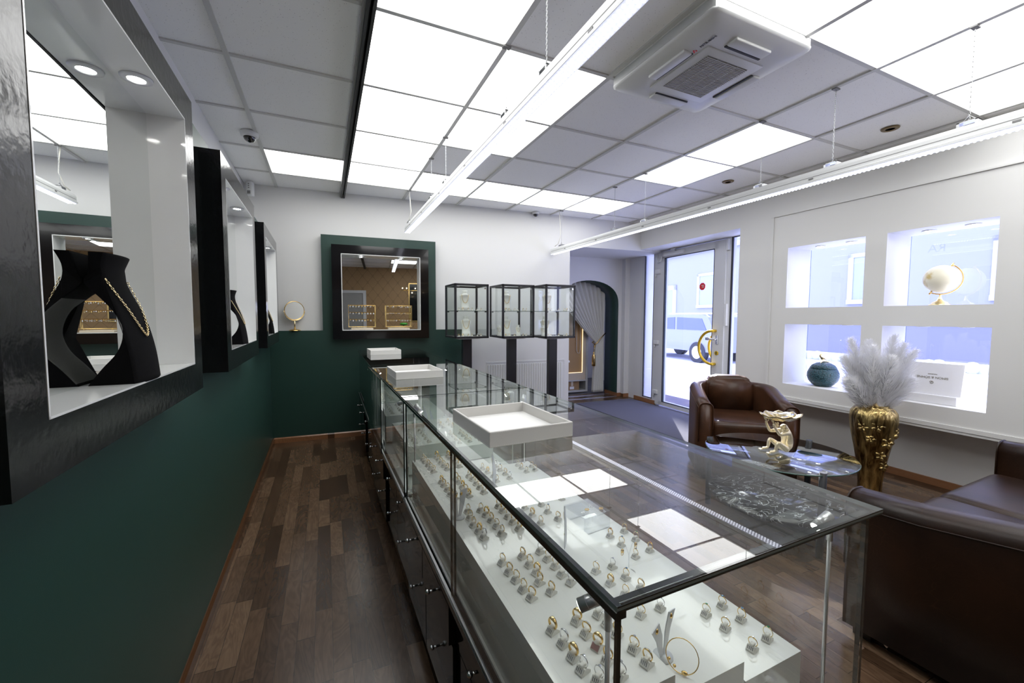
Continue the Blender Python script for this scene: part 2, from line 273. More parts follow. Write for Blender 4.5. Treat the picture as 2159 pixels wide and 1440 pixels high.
# ------------------------------------------------------------------ mesh helpers
class MB:
    def __init__(s): s.v = []; s.f = []; s.m = []; s.sm = []
    def add(s, vs, fs, mi=0, smooth=False, xf=None):
        o = len(s.v)
        for p in vs:
            p = Vector(p); s.v.append(tuple(xf @ p) if xf is not None else tuple(p))
        for f in fs: s.f.append([i + o for i in f]); s.m.append(mi); s.sm.append(smooth)
        return s
    def box(s, x0, x1, y0, y1, z0, z1, mi=0, xf=None, faces=None):
        vs = [(x, y, z) for z in (z0, z1) for y in (y0, y1) for x in (x0, x1)]
        fs = [(0, 2, 3, 1), (4, 5, 7, 6), (0, 1, 5, 4), (2, 6, 7, 3), (0, 4, 6, 2), (1, 3, 7, 5)]
        s.add(vs, fs, mi, False, xf); return s
    def pane(s, x0, x1, y0, y1, z0, z1, edge=1):
        # a glass pane: two large faces in material 0, the four narrow ones in material 'edge'
        o = len(s.f); s.box(x0, x1, y0, y1, z0, z1)
        d = [z1 - z0, z1 - z0, y1 - y0, y1 - y0, x1 - x0, x1 - x0]; mn = min(d)
        for i in range(6):
            if d[i] > mn + 1e-9: s.m[o + i] = edge
        return s
    def bbox(s, x0, x1, y0, y1, z0, z1, r=.01, mi=0, seg=3, xf=None, smooth=True):
        # rounded box
        bm = bmesh.new(); bmesh.ops.create_cube(bm, size=1)
        for v in bm.verts: v.co = Vector(((x0 + x1) / 2 + v.co.x * (x1 - x0), (y0 + y1) / 2 + v.co.y * (y1 - y0), (z0 + z1) / 2 + v.co.z * (z1 - z0)))
        bmesh.ops.bevel(bm, geom=bm.edges[:], offset=r, segments=seg, affect='EDGES', profile=.5)
        bm.verts.index_update(); s.add([v.co for v in bm.verts], [[v.index for v in f.verts] for f in bm.faces], mi, smooth, xf); bm.free(); return s
    def cyl(s, p0, p1, r0, r1=None, n=12, mi=0, cap=True, smooth=True, xf=None):
        r1 = r0 if r1 is None else r1; p0 = Vector(p0); p1 = Vector(p1); d = (p1 - p0).normalized()
        a = d.orthogonal().normalized(); b = d.cross(a); vs = []
        for p, r in ((p0, r0), (p1, r1)):
            for i in range(n): t = 2 * pi * i / n; vs.append(p + (a * cos(t) + b * sin(t)) * r)
        fs = [(i, (i + 1) % n, n + (i + 1) % n, n + i) for i in range(n)]
        s.add(vs, fs, mi, smooth, xf)
        if cap: s.add(vs[:n], [tuple(reversed(range(n)))], mi, False, xf); s.add(vs[n:], [tuple(range(n))], mi, False, xf)
        return s
    def tube(s, pts, r, n=8, mi=0, closed=False, smooth=True, xf=None, radii=None):
        pts = [Vector(p) for p in pts]; k = len(pts); vs = []; a = None
        for i, p in enumerate(pts):
            t = (pts[(i + 1) % k] - pts[i - 1]) if closed else (pts[min(i + 1, k - 1)] - pts[max(i - 1, 0)])
            t.normalize()
            if a is None: a = t.orthogonal().normalized()
            else: a = (a - t * a.dot(t)); a = a.normalized() if a.length > 1e-6 else t.orthogonal().normalized()
            b = t.cross(a); rr = radii[i] if radii else r
            for j in range(n): q = 2 * pi * j / n; vs.append(p + (a * cos(q) + b * sin(q)) * rr)
        fs = []
        for i in range(k if closed else k - 1):
            i2 = (i + 1) % k
            for j in range(n): fs.append((i * n + j, i * n + (j + 1) % n, i2 * n + (j + 1) % n, i2 * n + j))
        if not closed: fs.append(tuple(reversed(range(n)))); fs.append(tuple(range((k - 1) * n, k * n)))
        s.add(vs, fs, mi, smooth, xf); return s
    def lathe(s, prof, n=24, mi=0, c=(0, 0, 0), smooth=True, xf=None):
        vs = []; c = Vector(c)
        for r, z in prof:
            for i in range(n): t = 2 * pi * i / n; vs.append(c + Vector((r * cos(t), r * sin(t), z)))
        fs = []
        for j in range(len(prof) - 1):
            for i in range(n): fs.append((j * n + i, j * n + (i + 1) % n, (j + 1) * n + (i + 1) % n, (j + 1) * n + i))
        if prof[0][0] > 1e-5: fs.append(tuple(reversed(range(n))))
        if prof[-1][0] > 1e-5: fs.append(tuple((len(prof) - 1) * n + i for i in range(n)))
        s.add(vs, fs, mi, smooth, xf); return s
    def prism(s, poly, h0, h1, axis='z', mi=0, xf=None, smooth=False):
        n = len(poly)
        def P(a, b, h): return {'z': (a, b, h), 'y': (a, h, b), 'x': (h, a, b)}[axis]
        vs = [P(a, b, h0) for a, b in poly] + [P(a, b, h1) for a, b in poly]
        s.add(vs, [(i, (i + 1) % n, n + (i + 1) % n, n + i) for i in range(n)], mi, smooth, xf)
        s.add(vs, [tuple(reversed(range(n))), tuple(range(n, 2 * n))], mi, False, xf); return s
    def sphere(s, c, r, n=16, m=10, mi=0, sc=(1, 1, 1), xf=None):
        vs = []; c = Vector(c)
        for j in range(m + 1):
            ph = pi * j / m
            for i in range(n): t = 2 * pi * i / n; vs.append(c + Vector((r * sc[0] * sin(ph) * cos(t), r * sc[1] * sin(ph) * sin(t), r * sc[2] * cos(ph))))
        s.add(vs, [(j * n + i, (j + 1) * n + i, (j + 1) * n + (i + 1) % n, j * n + (i + 1) % n) for j in range(m) for i in range(n)], mi, True, xf); return s
    def mesh(s, name, mats):
        me = bpy.data.meshes.new(name); me.from_pydata(s.v, [], s.f)
        for m in (mats if isinstance(mats, (list, tuple)) else [mats]): me.materials.append(M[m] if isinstance(m, str) else m)
        me.polygons.foreach_set('material_index', s.m); me.polygons.foreach_set('use_smooth', s.sm); me.validate()
        bm = bmesh.new(); bm.from_mesh(me); bmesh.ops.remove_doubles(bm, verts=bm.verts, dist=1e-6); bmesh.ops.recalc_face_normals(bm, faces=bm.faces); bm.to_mesh(me); bm.free()
        return me
    def obj(s, name, mats, parent=None, loc=(0, 0, 0), rz=0, kind=None):
        o = bpy.data.objects.new(name, s.mesh(name, mats)); COL.objects.link(o); o.location = loc; o.rotation_euler = (0, 0, rz)
        if parent is not None: o.parent = parent
        if kind: o['kind'] = kind
        return o
def struct(name, mb, mats, loc=(0, 0, 0), rz=0): return mb.obj(name, mats, None, loc, rz, 'structure')
def tag(o, label, cat, group=None):
    o['label'] = label; o['category'] = cat
    if group: o['group'] = group
    return o
def thing(name, label, cat, loc=(0, 0, 0), rz=0, group=None):
    o = bpy.data.objects.new(name, None); COL.objects.link(o); o.location = loc; o.rotation_euler = (0, 0, rz); o.empty_display_size = .05
    return tag(o, label, cat, group)
def dup(root, loc=None, rz=None, label=None, group=None):
    def cp(o, par):
        c = o.copy(); COL.objects.link(c)
        if par is not None: c.parent = par
        for ch in list(o.children): cp(ch, c)
        return c
    r = cp(root, None)
    if loc is not None: r.location = loc
    if rz is not None: r.rotation_euler = (0, 0, rz)
    if label: r['label'] = label
    if group: r['group'] = group
    return r
def text_obj(name, s, size, m, parent=None, loc=(0, 0, 0), rot=(0, 0, 0), align='CENTER', ext=.0004):
    cu = bpy.data.curves.new(name, 'FONT'); cu.body = s; cu.size = size; cu.align_x = align; cu.align_y = 'CENTER'; cu.extrude = ext
    t = bpy.data.objects.new('tmp', cu); COL.objects.link(t); bpy.context.view_layer.update()
    me = bpy.data.meshes.new_from_object(t.evaluated_get(bpy.context.evaluated_depsgraph_get())); bpy.data.objects.remove(t)
    me.materials.clear(); me.materials.append(M[m]); o = bpy.data.objects.new(name, me); COL.objects.link(o); o.location = loc; o.rotation_euler = rot
    if parent is not None: o.parent = parent
    return o
Z = lambda z: z + CZ
# wall frames: origin and turn of each wall
GL = ((-.4645, 0, 0), .0095)      # front of the green dado, left (local +x into the room, y along)
GB = ((0, 4.748, 0), -.057)       # front of the green dado, back (local x along, +y into the wall)
HC = Z(1.307)
# ================================================================== STRUCTURE
struct('floor', MB().box(-.9, 5.2, -2.6, 7.6, -.1, 0), 'floor')
# ceiling: tiles with holes filled by light panels lying in the grid
GX = [-.7, -.421, .2, .827, 1.44, 2.065, 2.67, 3.279, 3.88, 4.9]
GY = [-2.6, -1.86, -1.24, -.61, .015, .64, 1.266, 1.907, 2.54, 3.167, 3.813, 4.409, 5.2]
LIT = set()
for j in range(5, 11): LIT.add((2, j))                       # rail..C
LIT |= {(3, 7), (3, 8), (3, 10), (4, 10), (5, 10), (6, 10), (1, 10)}
LIT |= {(6, 7), (6, 8), (5, 5), (6, 5), (7, 5), (4, 5), (5, 4), (6, 4), (7, 4), (4, 4)}
LIT |= {(3, 2), (4, 2)}
AC = (4, 6)
cb = MB()
for i in range(len(GX) - 1):
    for j in range(len(GY) - 1):
        if (i, j) in LIT: continue
        cb.box(GX[i], GX[i + 1], GY[j], GY[j + 1], HC + .004, HC + .03)
cb.box(-.9, 5.2, -2.6, 7.6, HC + .05, HC + .12)
struct('ceiling', cb, 'tile')
tb = MB()
for x in GX[1:-1]:
    if abs(x - .2) > .01: tb.box(x - .0125, x + .0125, -2.45, 5.2, HC - .006, HC + .006)
for y in GY[1:-1]: tb.box(-.70, 4.6, y - .011, y + .011, HC - .004, HC + .005)
struct('trim_1', tb, 'ceilmetal')
rowname = {10: 'row nearest the back wall', 9: 'second row from the back', 8: 'third row from the back', 7: 'fourth row from the back', 6: 'fifth row from the back', 5: 'row just past the air conditioner', 4: 'row almost above the camera', 2: 'row seen in the back mirror'}
colname = {1: 'left of the dark rail', 2: 'right beside the dark rail', 3: 'above the left track lamp', 4: 'in the air conditioner column', 5: 'right of the air conditioner', 6: 'above the right track lamp', 7: 'beyond the right track lamp'}
for (i, j) in sorted(LIT):
    g = .0125
    w, d = GX[i + 1] - GX[i] - 2 * g, GY[j + 1] - GY[j] - 2 * g
    p = MB().box(-w / 2, w / 2, -d / 2, d / 2, 0, .008).obj('ceiling_light', 'panel', None, ((GX[i] + GX[i + 1]) / 2, (GY[j] + GY[j + 1]) / 2, HC + .002))
    tag(p, 'square ceiling light ' + colname[i] + ', ' + rowname[j], 'ceiling light', 'square lights in the ceiling grid')
# dark rail
rl = thing('curtain_rail', 'dark metal rail running along the ceiling towards the back wall', 'rail', (.2, 1.5, HC - .05))
MB().box(-.02, -.006, -3.9, 3.34, 0, .05).box(.006, .02, -3.9, 3.34, 0, .05).box(-.02, .02, -3.9, 3.34, .036, .05).obj('channel', 'rubber', rl)
MB().box(-.03, -.02, -3.9, 3.34, .01, .05).obj('side_strip', 'grille', rl)
# left wall
struct('wall_left', MB().box(-.3, -.196, -2.6, 5.2, 0, HC + .06), 'white', *GL)
struct('trim_2', MB().box(-.196, 0, -2.6, 4.83, 0, Z(-.152)), 'green', *GL)
for k, (a, b) in enumerate(((.64, 1.80), (2.04, 3.22), (3.52, 4.68))):
    struct('trim_%d' % (3 + k), MB().box(-.196, 0, a, b, Z(-.152), Z(.80)), 'green', *GL)
# back wall
struct('wall_back', MB().box(-.75, 2.95, .10, .30, 0, HC + .06).box(2.95, 4.9, .10, 1.05, Z(.93), HC + .06), 'white', *GB)
struct('trim_6', MB().box(-.56, 1.55, 0, .10, 0, Z(-.152)), 'green', *GB)
struct('trim_7', MB().box(-.023, 1.163, 0, .10, Z(-.152), Z(.846)), 'green', *GB)
struct('baseboard_left', MB().prism([(0, 0), (.014, 0), (.014, .045), (.004, .055), (0, .055)], -2.4, 4.80, 'y'), 'skirt', *GL)
struct('baseboard_back', MB().prism([(0, 0), (-.014, 0), (-.014, .045), (-.004, .055), (0, .055)], -.50, 1.55, 'x'), 'skirt', *GB)
# recess with the arch
AW = ((0, 5.668, 0), -.057)    # arch wall front face
def arch_wall():
    mb = MB(); cx, hw, zs, rise = 3.83, .53, Z(.20), .375
    x0, x1, d = 2.93, 4.70, .37; top = Z(1.0); n = 20
    arc = [(cx + hw * cos(pi * i / n), zs + rise * sin(pi * i / n) ** .8) for i in range(n + 1)]
    for y in (0, d):
        vs = []; fs = []
        mb.add([(x0, y, 0), (cx - hw, y, 0), (cx - hw, y, zs), (x0, y, zs)], [(0, 1, 2, 3)])
        mb.add([(cx + hw, y, 0), (x1, y, 0), (x1, y, zs), (cx + hw, y, zs)], [(0, 1, 2, 3)])
        mb.add([(x0, y, zs), (cx - hw, y, zs), (cx - hw, y, top), (x0, y, top)], [(0, 1, 2, 3)])
        mb.add([(cx + hw, y, zs), (x1, y, zs), (x1, y, top), (cx + hw, y, top)], [(0, 1, 2, 3)])
        for i in range(n):
            a, b = arc[i], arc[i + 1]
            mb.add([(a[0], y, a[1]), (b[0], y, b[1]), (b[0], y, top), (a[0], y, top)], [(0, 1, 2, 3)])
    pts = [(cx + hw, 0)] + arc + [(cx - hw, 0)]
    for i in range(len(pts) - 1):
        a, b = pts[i], pts[i + 1]
        mb.add([(a[0], 0, a[1]), (b[0], 0, b[1]), (b[0], d, b[1]), (a[0], d, a[1])], [(0, 1, 2, 3)], 1, True)
    return mb
struct('wall_arch', arch_wall(), ['white', 'green'], *AW)
struct('wall_recess', MB().box(2.80, 2.935, 4.85, 6.0, 0, HC + .06), 'white')
struct('trim_8', MB().box(4.42, 4.54, -.09, 0, .05, Z(.93)), 'white', *AW)   # pilaster right of arch
struct('baseboard_arch', MB().box(4.36, 4.62, -.018, 0, 0, .055).box(4.41, 4.62, -.105, -.09, 0, .055).box(4.348, 4.36, -.018, .34, 0, .055), 'skirt', *AW)
struct('trim_9', MB().box(2.94, 4.36, -.015, .015, 0, .006).box(2.94, 4.40, -.30, -.27, 0, .006).box(3.3, 4.36, .20, .225, 0, .006), 'alu', *AW)
# room behind the arch
struct('floor_back_room', MB().box(2.9, 5.2, .37, 2.2, .0, .004), 'darkfloor', *AW)
struct('wall_back_room', MB().box(2.0, 5.6, 1.9, 2.0, 0, HC).box(2.6, 2.7, .4, 2.0, 0, HC).box(5.1, 5.2, .4, 2.0, 0, HC), 'white', *AW)
# rear wall (seen in the mirrors)
RWL = ((0, -2.39, 0), .08)
struct('wall_rear', MB().box(-.9, 4.9, -.12, 0, 0, HC + .06), 'paper', *RWL)
# right wall: box with niches, lower wall, door recess
RW = ((3.97, 0, 0), -.02)
def niche_panel():
    mb = MB(); ys = [-2.6, .20, .98, 1.17, 1.762, 1.905, 2.53, 2.69]; zs = [Z(-.785), Z(-.632), Z(-.062), Z(.093), Z(.66), Z(.985)]
    holes = {(3, 1), (3, 3), (5, 1), (5, 3), (1, 1), (1, 3)}; d = .34
    for i in range(len(ys) - 1):
        for j in range(len(zs) - 1):
            y0, y1, z0, z1 = ys[i], ys[i + 1], zs[j], zs[j + 1]
            if (i, j) in holes:
                for q in ([(0, y0, z0), (d, y0, z0), (d, y1, z0), (0, y1, z0)], [(0, y0, z1), (d, y0, z1), (d, y1, z1), (0, y1, z1)], [(0, y0, z0), (d, y0, z0), (d, y0, z1), (0, y0, z1)], [(0, y1, z0), (d, y1, z0), (d, y1, z1), (0, y1, z1)]): mb.add(q, [(0, 1, 2, 3)])
            else: mb.box(0, d, y0, y1, z0, z1)
    return mb
struct('wall_right', niche_panel(), 'white', *RW)
struct('wall_right_upper', MB().box(.02, .34, -2.6, 2.69, Z(.985), HC + .06).box(.02, .42, 2.69, 3.06, 0, HC + .06).box(.02, .42, 3.06, 4.75, Z(.95), HC + .06), 'white', *RW)
struct('wall_right_lower', MB().box(.30, .45, -2.6, 2.70, 0, Z(-.785)), 'white', *RW)
struct('trim_10', MB().box(-.012, 0, -2.6, 2.70, Z(.972), Z(.985)).box(-.012, 0, 2.672, 2.69, Z(-.785), Z(.985)).box(-.012, 0, -2.6, 2.69, Z(-.785), Z(-.755)).box(-.006, 0.02, -2.6, 2.69, Z(-.805), Z(-.788)), 'white', *RW)
struct('baseboard_right', MB().box(.286, .30, -2.4, 2.70, 0, .055).box(.02, .034, 2.69, 3.06, 0, .055), 'skirt', *RW)
# windows behind the niches
for k, (a, b, c, d) in enumerate(((1.905, 2.53, .093, .66), (1.17, 1.762, .093, .66), (1.905, 2.53, -.632, -.062), (1.17, 1.762, -.632, -.062), (.20, .98, .093, .66), (.20, .98, -.632, -.062))):
    w = bpy.data.objects.new('window_%d' % (k + 1), None); COL.objects.link(w); w.location = (RW[0][0], 0, 0); w.rotation_euler = (0, 0, RW[1]); w['kind'] = 'structure'
    MB().pane(.345, .353, a, b, Z(c), Z(d), 1).obj('pane', ['winglass', 'seal'], w)
for k, (a, b, d) in enumerate(((1.905, 2.53, .66), (1.17, 1.762, .66), (1.905, 2.53, -.062), (1.17, 1.762, -.062))):  # lamps added to brighten the niche walls, not known fittings
    for f in (.3, .7):
        q = Matrix.Rotation(RW[1], 4, 'Z') @ Vector((.17, a + (b - a) * f, 0))
        n_ = thing('niche_fill_light', 'added fill light in the head of the %s niche, %s side' % (('upper left', 'upper right', 'lower left', 'lower right')[k], ('right', 'left')[f > .5]), 'downlight', (RW[0][0] + q.x, q.y, Z(d)), 0, 'added fill lights in the window niches')
        MB().lathe([(.026, -.001), (.027, -.006), (.040, -.005), (.042, 0)], 24).obj('ring', 'plasticw', n_)
        MB().lathe([(0, -.003), (.026, -.003)], 20).obj('lens', 'spot', n_)
# door wall
DW = ((4.215, 0, 0), -.053)
dr = bpy.data.objects.new('door_1', None); COL.objects.link(dr); dr.location = DW[0]; dr.rotation_euler = (0, 0, DW[1]); dr['kind'] = 'structure'
zt = Z(.985)
fr = MB()
fr.box(0, .07, 4.965, 5.03, 0, zt).box(0, .07, 4.66, 4.76, 0, zt).box(0, .07, 3.42, 3.50, 0, zt).box(0, .07, 2.95, 5.03, Z(.945), zt).box(0, .07, 2.95, 3.06, 0, zt)
fr.box(0, .07, 4.74, 4.97, .03, .075).box(0, .07, 3.0, 3.44, .03, .075)
fr.obj('door_frame', 'frame', dr)
lf = MB().box(-.02, .05, 4.52, 4.665, .02, Z(.935)).box(-.02, .05, 3.49, 3.655, .02, Z(.935)).box(-.02, .05, 3.6, 4.6, Z(.84), Z(.935)).box(-.02, .05, 3.6, 4.6, .02, .075 + .0).obj('door_leaf', 'frame', dr)
MB().box(-.022, -.0, 4.508, 4.522, .07, Z(.845)).box(-.022, 0, 3.653, 3.661, .07, Z(.845)).box(-.022, 0, 3.655, 4.52, Z(.835), Z(.845)).box(-.022, 0, 3.655, 4.52, .07, .08).obj('glass_seal', 'rubber', lf)
MB().pane(.005, .017, 3.655, 4.515, .07, Z(.845), 1).obj('door_glass', ['winglass', 'seal'], lf)
MB().box(-.004, .01, 4.955, 4.968, .07, Z(.945)).box(-.004, .01, 4.757, 4.765, .07, Z(.945)).box(-.004, .01, 4.76, 4.96, Z(.937), Z(.945)).box(-.004, .01, 4.76, 4.96, .075, .085).box(-.004, .01, 3.405, 3.425, .07, Z(.945)).box(-.004, .01, 3.06, 3.42, Z(.937), Z(.945)).obj('sidelight_seal', 'rubber', dr)
MB().pane(.02, .03, 4.76, 4.965, .07, Z(.945), 1).obj('sidelight_glass', ['winglass', 'seal'], dr)
MB().pane(.02, .03, 3.06, 3.42, .07, Z(.945), 1).obj('sidelight_glass', ['winglass', 'seal'], dr)
cy, cz, rr = 3.60, Z(-.372), .205
MB().tube([(-.02, cy, cz + rr), (-.07, cy, cz + rr)] + [(-.075, cy + rr * sin(t), cz + rr * cos(t)) for t in [pi * i / 20 for i in range(21)]] + [(-.07, cy, cz - rr), (-.02, cy, cz - rr)], .017, 12).obj('pull_handle', 'yellow', lf)
MB().tube([(.05, cy, cz + rr), (.09, cy, cz + rr)] + [(.095, cy + rr * sin(t), cz + rr * cos(t)) for t in [pi * i / 16 for i in range(17)]] + [(.09, cy, cz - rr), (.05, cy, cz - rr)], .017, 8).obj('outer_pull_handle', 'yellow', lf)
lv = MB().bbox(-.04, -.02, 3.555, 3.585, Z(-.33), Z(-.22), .004).cyl((-.02, 3.57, Z(-.27)), (-.08, 3.57, Z(-.27)), .009).cyl((-.075, 3.57, Z(-.27)), (-.075, 3.66, Z(-.265)), .010).bbox(-.085, -.065, 3.65, 3.70, Z(-.285), Z(-.245), .006).obj('lever_handle', 'chrome', lf)
MB().cyl((-.02, 3.575, Z(-.44)), (-.032, 3.575, Z(-.44)), .026, n=20).box(-.034, -.03, 3.569, 3.581, Z(-.456), Z(-.424), 1).obj('lock_rosette', ['yellow', 'rubber'], lf)
for zz in (.66, -.37, -1.10): MB().bbox(-.045, -.02, 4.60, 4.70, Z(zz) - .03, Z(zz) + .03, .005).cyl((-.035, 4.68, Z(zz) - .03), (-.035, 4.68, Z(zz) - .08), .006).obj('hinge', 'plasticw', lf)
MB().box(-.055, -.02, 4.15, 4.52, Z(.86), Z(.91)).box(-.05, -.03, 4.30, 4.38, Z(.91), Z(.965)).box(-.13, -.02, 4.28, 4.46, Z(.965), Z(.975)).obj('door_closer', 'plasticw', lf)
MB().box(-.03, 0, 3.45, 3.48, Z(.16), Z(-.10) + .0).box(-.03, 0, 3.45, 3.48, Z(.80), Z(.93)).obj('strike_box', 'plasticw', dr)
MB().tube([(-.01, 4.66, Z(.93)), (-.04, 4.665, Z(.85)), (-.05, 4.63, Z(.79)), (-.05, 4.57, Z(.80)), (-.04, 4.56, Z(.87))], .008, 6).obj('closer_cable', 'plasticw', dr)
st = MB().prism([(.05 * cos(pi / 8 + i * pi / 4), .05 * sin(pi / 8 + i * pi / 4)) for i in range(8)], -.0005, .0005, 'x').obj('door_sticker', 'red', None, (4.215 + .053 * 3.843 - .0, 3.843, Z(.395)), DW[1])
tag(st, 'small red octagonal sticker stuck on the glass of the entrance door', 'sticker')
for a, b in ((.008, .5), (-.012, .2)):
    MB().box(-.002, -.0006, -.028, .028 * b, a, a + .008).obj('white_lettering', 'whitegloss', st)
struct('baseboard_door', MB().box(-.015, 0, 4.68, 5.16, 0, .055), 'skirt', *DW)
struct('trim_11', MB().box(0, .3, 5.03, 5.6, 0, Z(.95)), 'white', *DW)
struct('trim_12', MB().box(-.2, .3, 2.95, 5.3, Z(.95) + .036, HC), 'white', *DW)
# entrance mat
tag(MB().prism([(3.40, 3.0), (4.38, 3.0), (4.40, 4.6), (4.40, 5.15), (3.50, 5.17), (3.40, 5.17)], .0, .008).obj('entrance_mat', 'carpet'), 'grey flecked entrance carpet lying inside the glass door', 'carpet')
# ================================================================== EXTERIOR
struct('street_ground', MB().box(4.75, 60, -30, 60, -.22, -.12), 'road')
struct('pavement', MB().box(4.45, 7.0, -30, 60, -.12, -.04), 'road')
EXT = (Vector((18.5, 6, -.12)), -.10)
fa = thing('apartment_house', 'pale lavender house across the street with framed windows', 'building', EXT[0], EXT[1])
MB().box(0, .4, -26, 40, 1.2, 12.1).obj('wall', 'facade', fa)
MB().box(-.06, .05, -26, 40, 0, 1.25).obj('plinth', 'facgray', fa)
MB().box(-.14, 0, -26, 40, 5.1, 5.35).box(-.08, 0, -26, 40, 1.15, 1.28).obj('cornice', 'facadew', fa)
k = 0
for yy in range(-22, 38, 4):
    for z0 in (2.0, 6.0):
        if z0 < 3 and yy == 14: continue
        w = MB().box(-.05, 0, yy, yy + .12, z0, z0 + 1.9).box(-.05, 0, yy + 1.3, yy + 1.48, z0, z0 + 1.9).box(-.05, 0, yy, yy + 1.48, z0 + 1.75, z0 + 1.9).box(-.09, 0, yy, yy + 1.48, z0 - .05, z0 + .12).obj('window_frame', 'facadew', fa)
        MB().box(-.02, 0.0, yy + .18, yy + 1.3, z0 + .12, z0 + 1.75).obj('window_pane', 'extwin', w)
MB().box(-.05, 0, 13.2, 13.5, .3, 3.4).box(-.05, 0, 14.8, 15.1, .3, 3.4).box(-.05, 0, 13.2, 15.1, 3.1, 3.4).obj('doorway', 'facadew', fa)
MB().box(-.03, 0, 13.5, 14.8, .3, 3.1).obj('entrance_door', 'extwin', fa)
MB().box(-.04, 0, 18.0, 19.6, 1.9, 2.7).obj('poster', simple('poster_pink', (.62, .30, .45), .6), fa)
hd = MB()
for i in range(110): hd.sphere((15.2 + random.uniform(-.05, .05), -12 + i * .22, -.02 + random.uniform(-.03, .03)), .17, 8, 6, 0, (1, 1, 1))
tag(hd.obj('hedge', 'hedge'), 'low pale hedge running along the house plinth across the street', 'hedge')
def car():
    c = thing('car', 'grey blue hatchback driving past outside the entrance door', 'car', (11.6, 10.6, -.12), radians(84))
    side = [(-2.1, .35), (-2.15, .75), (-2.0, 1.0), (-1.75, 1.42), (-1.45, 1.52), (.2, 1.5), (.95, 1.02), (1.85, .88), (2.1, .7), (2.1, .35)]
    MB().prism(side, -.85, .85, 'y').obj('body', 'carpaint', c)
    for s in (-1, 1):
        MB().prism([(-1.7, 1.02), (-1.5, 1.38), (-.4, 1.42), (-.4, 1.02)], s * .851, s * .862, 'y').prism([(-.3, 1.02), (-.3, 1.42), (.15, 1.4), (.72, 1.03)], s * .851, s * .862, 'y').obj('side_window', 'carwin', c)
        for x in (-1.35, 1.3):
            w = MB().cyl((x, s * .70, .32), (x, s * .88, .32), .33, n=24).obj('wheel', 'rubber', c)
            MB().cyl((x, s * .885, .32), (x, s * .89, .32), .2, n=20).obj('hub_cap', 'silver', w)
    MB().box(-1.9, .3, -.6, -.56, 1.52, 1.56).box(-1.9, .3, .56, .6, 1.52, 1.56).obj('roof_rail', 'silver', c)
car()
# ================================================================== WALL SHOWCASES
def downlight_parts(par, x, y, z, r=.030):
    d = MB().lathe([(r * .72, -.001), (r * .75, -.006), (r * 1.25, -.005), (r * 1.3, 0)], 24, 0, (x, y, z)).obj('downlight', 'plasticw', par)
    MB().lathe([(0.0, -.003), (r * .72, -.003)], 20, 0, (x, y, z)).obj('lens', 'spot', d)
def showcase_left(y0, y1, label):
    # local x into room, y along the wall
    s = thing('wall_showcase', label, 'display case', (GL[0][0] + .0 - .0095 * y0, y0, Z(-.245)), GL[1], 'black framed mirror showcases on the left wall')
    w = y1 - y0; H = .945; b = .09; D = .096
    fb = MB()
    for q in ((0, b, 0, H), (w - b, w, 0, H), (b, w - b, 0, b), (b, w - b, H - b, H)): fb.box(0.001, D, q[0], q[1], q[2], q[3])
    fb.obj('frame', 'blackrough', s)
    l = MB(); t = .004
    l.box(.004, D + .0008, b, b + t, b, H - b).box(.004, D + .0008, w - b - t, w - b, b, H - b).box(.004, D + .0008, b, w - b, b, b + t).box(.004, D + .0008, b, w - b, H - b - t, H - b)
    l.obj('niche_lining', 'whitegloss', s)
    MB().box(.002, .004, b, w - b, b, H - b).obj('mirror', 'mirror', s)
    for f in (.26, .67): downlight_parts(s, .052, w * f, H - b - t, .026)
    return s
showcase_left(.742, 1.71, 'black framed mirror showcase on the left wall nearest the camera')
showcase_left(2.14, 3.12, 'black framed mirror showcase in the middle of the left wall')
showcase_left(3.62, 4.59, 'black framed mirror showcase on the left wall nearest the corner')
def showcase_back():
    s = thing('wall_showcase', 'black framed mirror showcase on the back wall holding earring racks', 'display case', (.078, 4.748 - .057 * .078 - .0, Z(-.240)), GB[1])
    w, H, b, D = .985, .975, .09, .108
    fb = MB()
    for q in ((0, b, 0, H), (w - b, w, 0, H), (b, w - b, 0, b), (b, w - b, H - b, H)): fb.box(q[0], q[1], -D, -.001, q[2], q[3])
    fb.obj('frame', 'black', s); l = MB(); t = .006
    l.box(b, b + t, -D - .0008, -.004, b, H - b).box(w - b - t, w - b, -D - .0008, -.004, b, H - b).box(b, w - b, -D - .0008, -.004, b, b + t).box(b, w - b, -D - .0008, -.004, H - b - t, H - b)
    l.obj('niche_lining', 'whitegloss', s)
    MB().box(b, w - b, -.004, -.002, b, H - b).obj('mirror', 'mirror', s)
    for f in (.29, .71): downlight_parts(s, w * f, -.06, H - b - t, .026)
    return s
showcase_back()
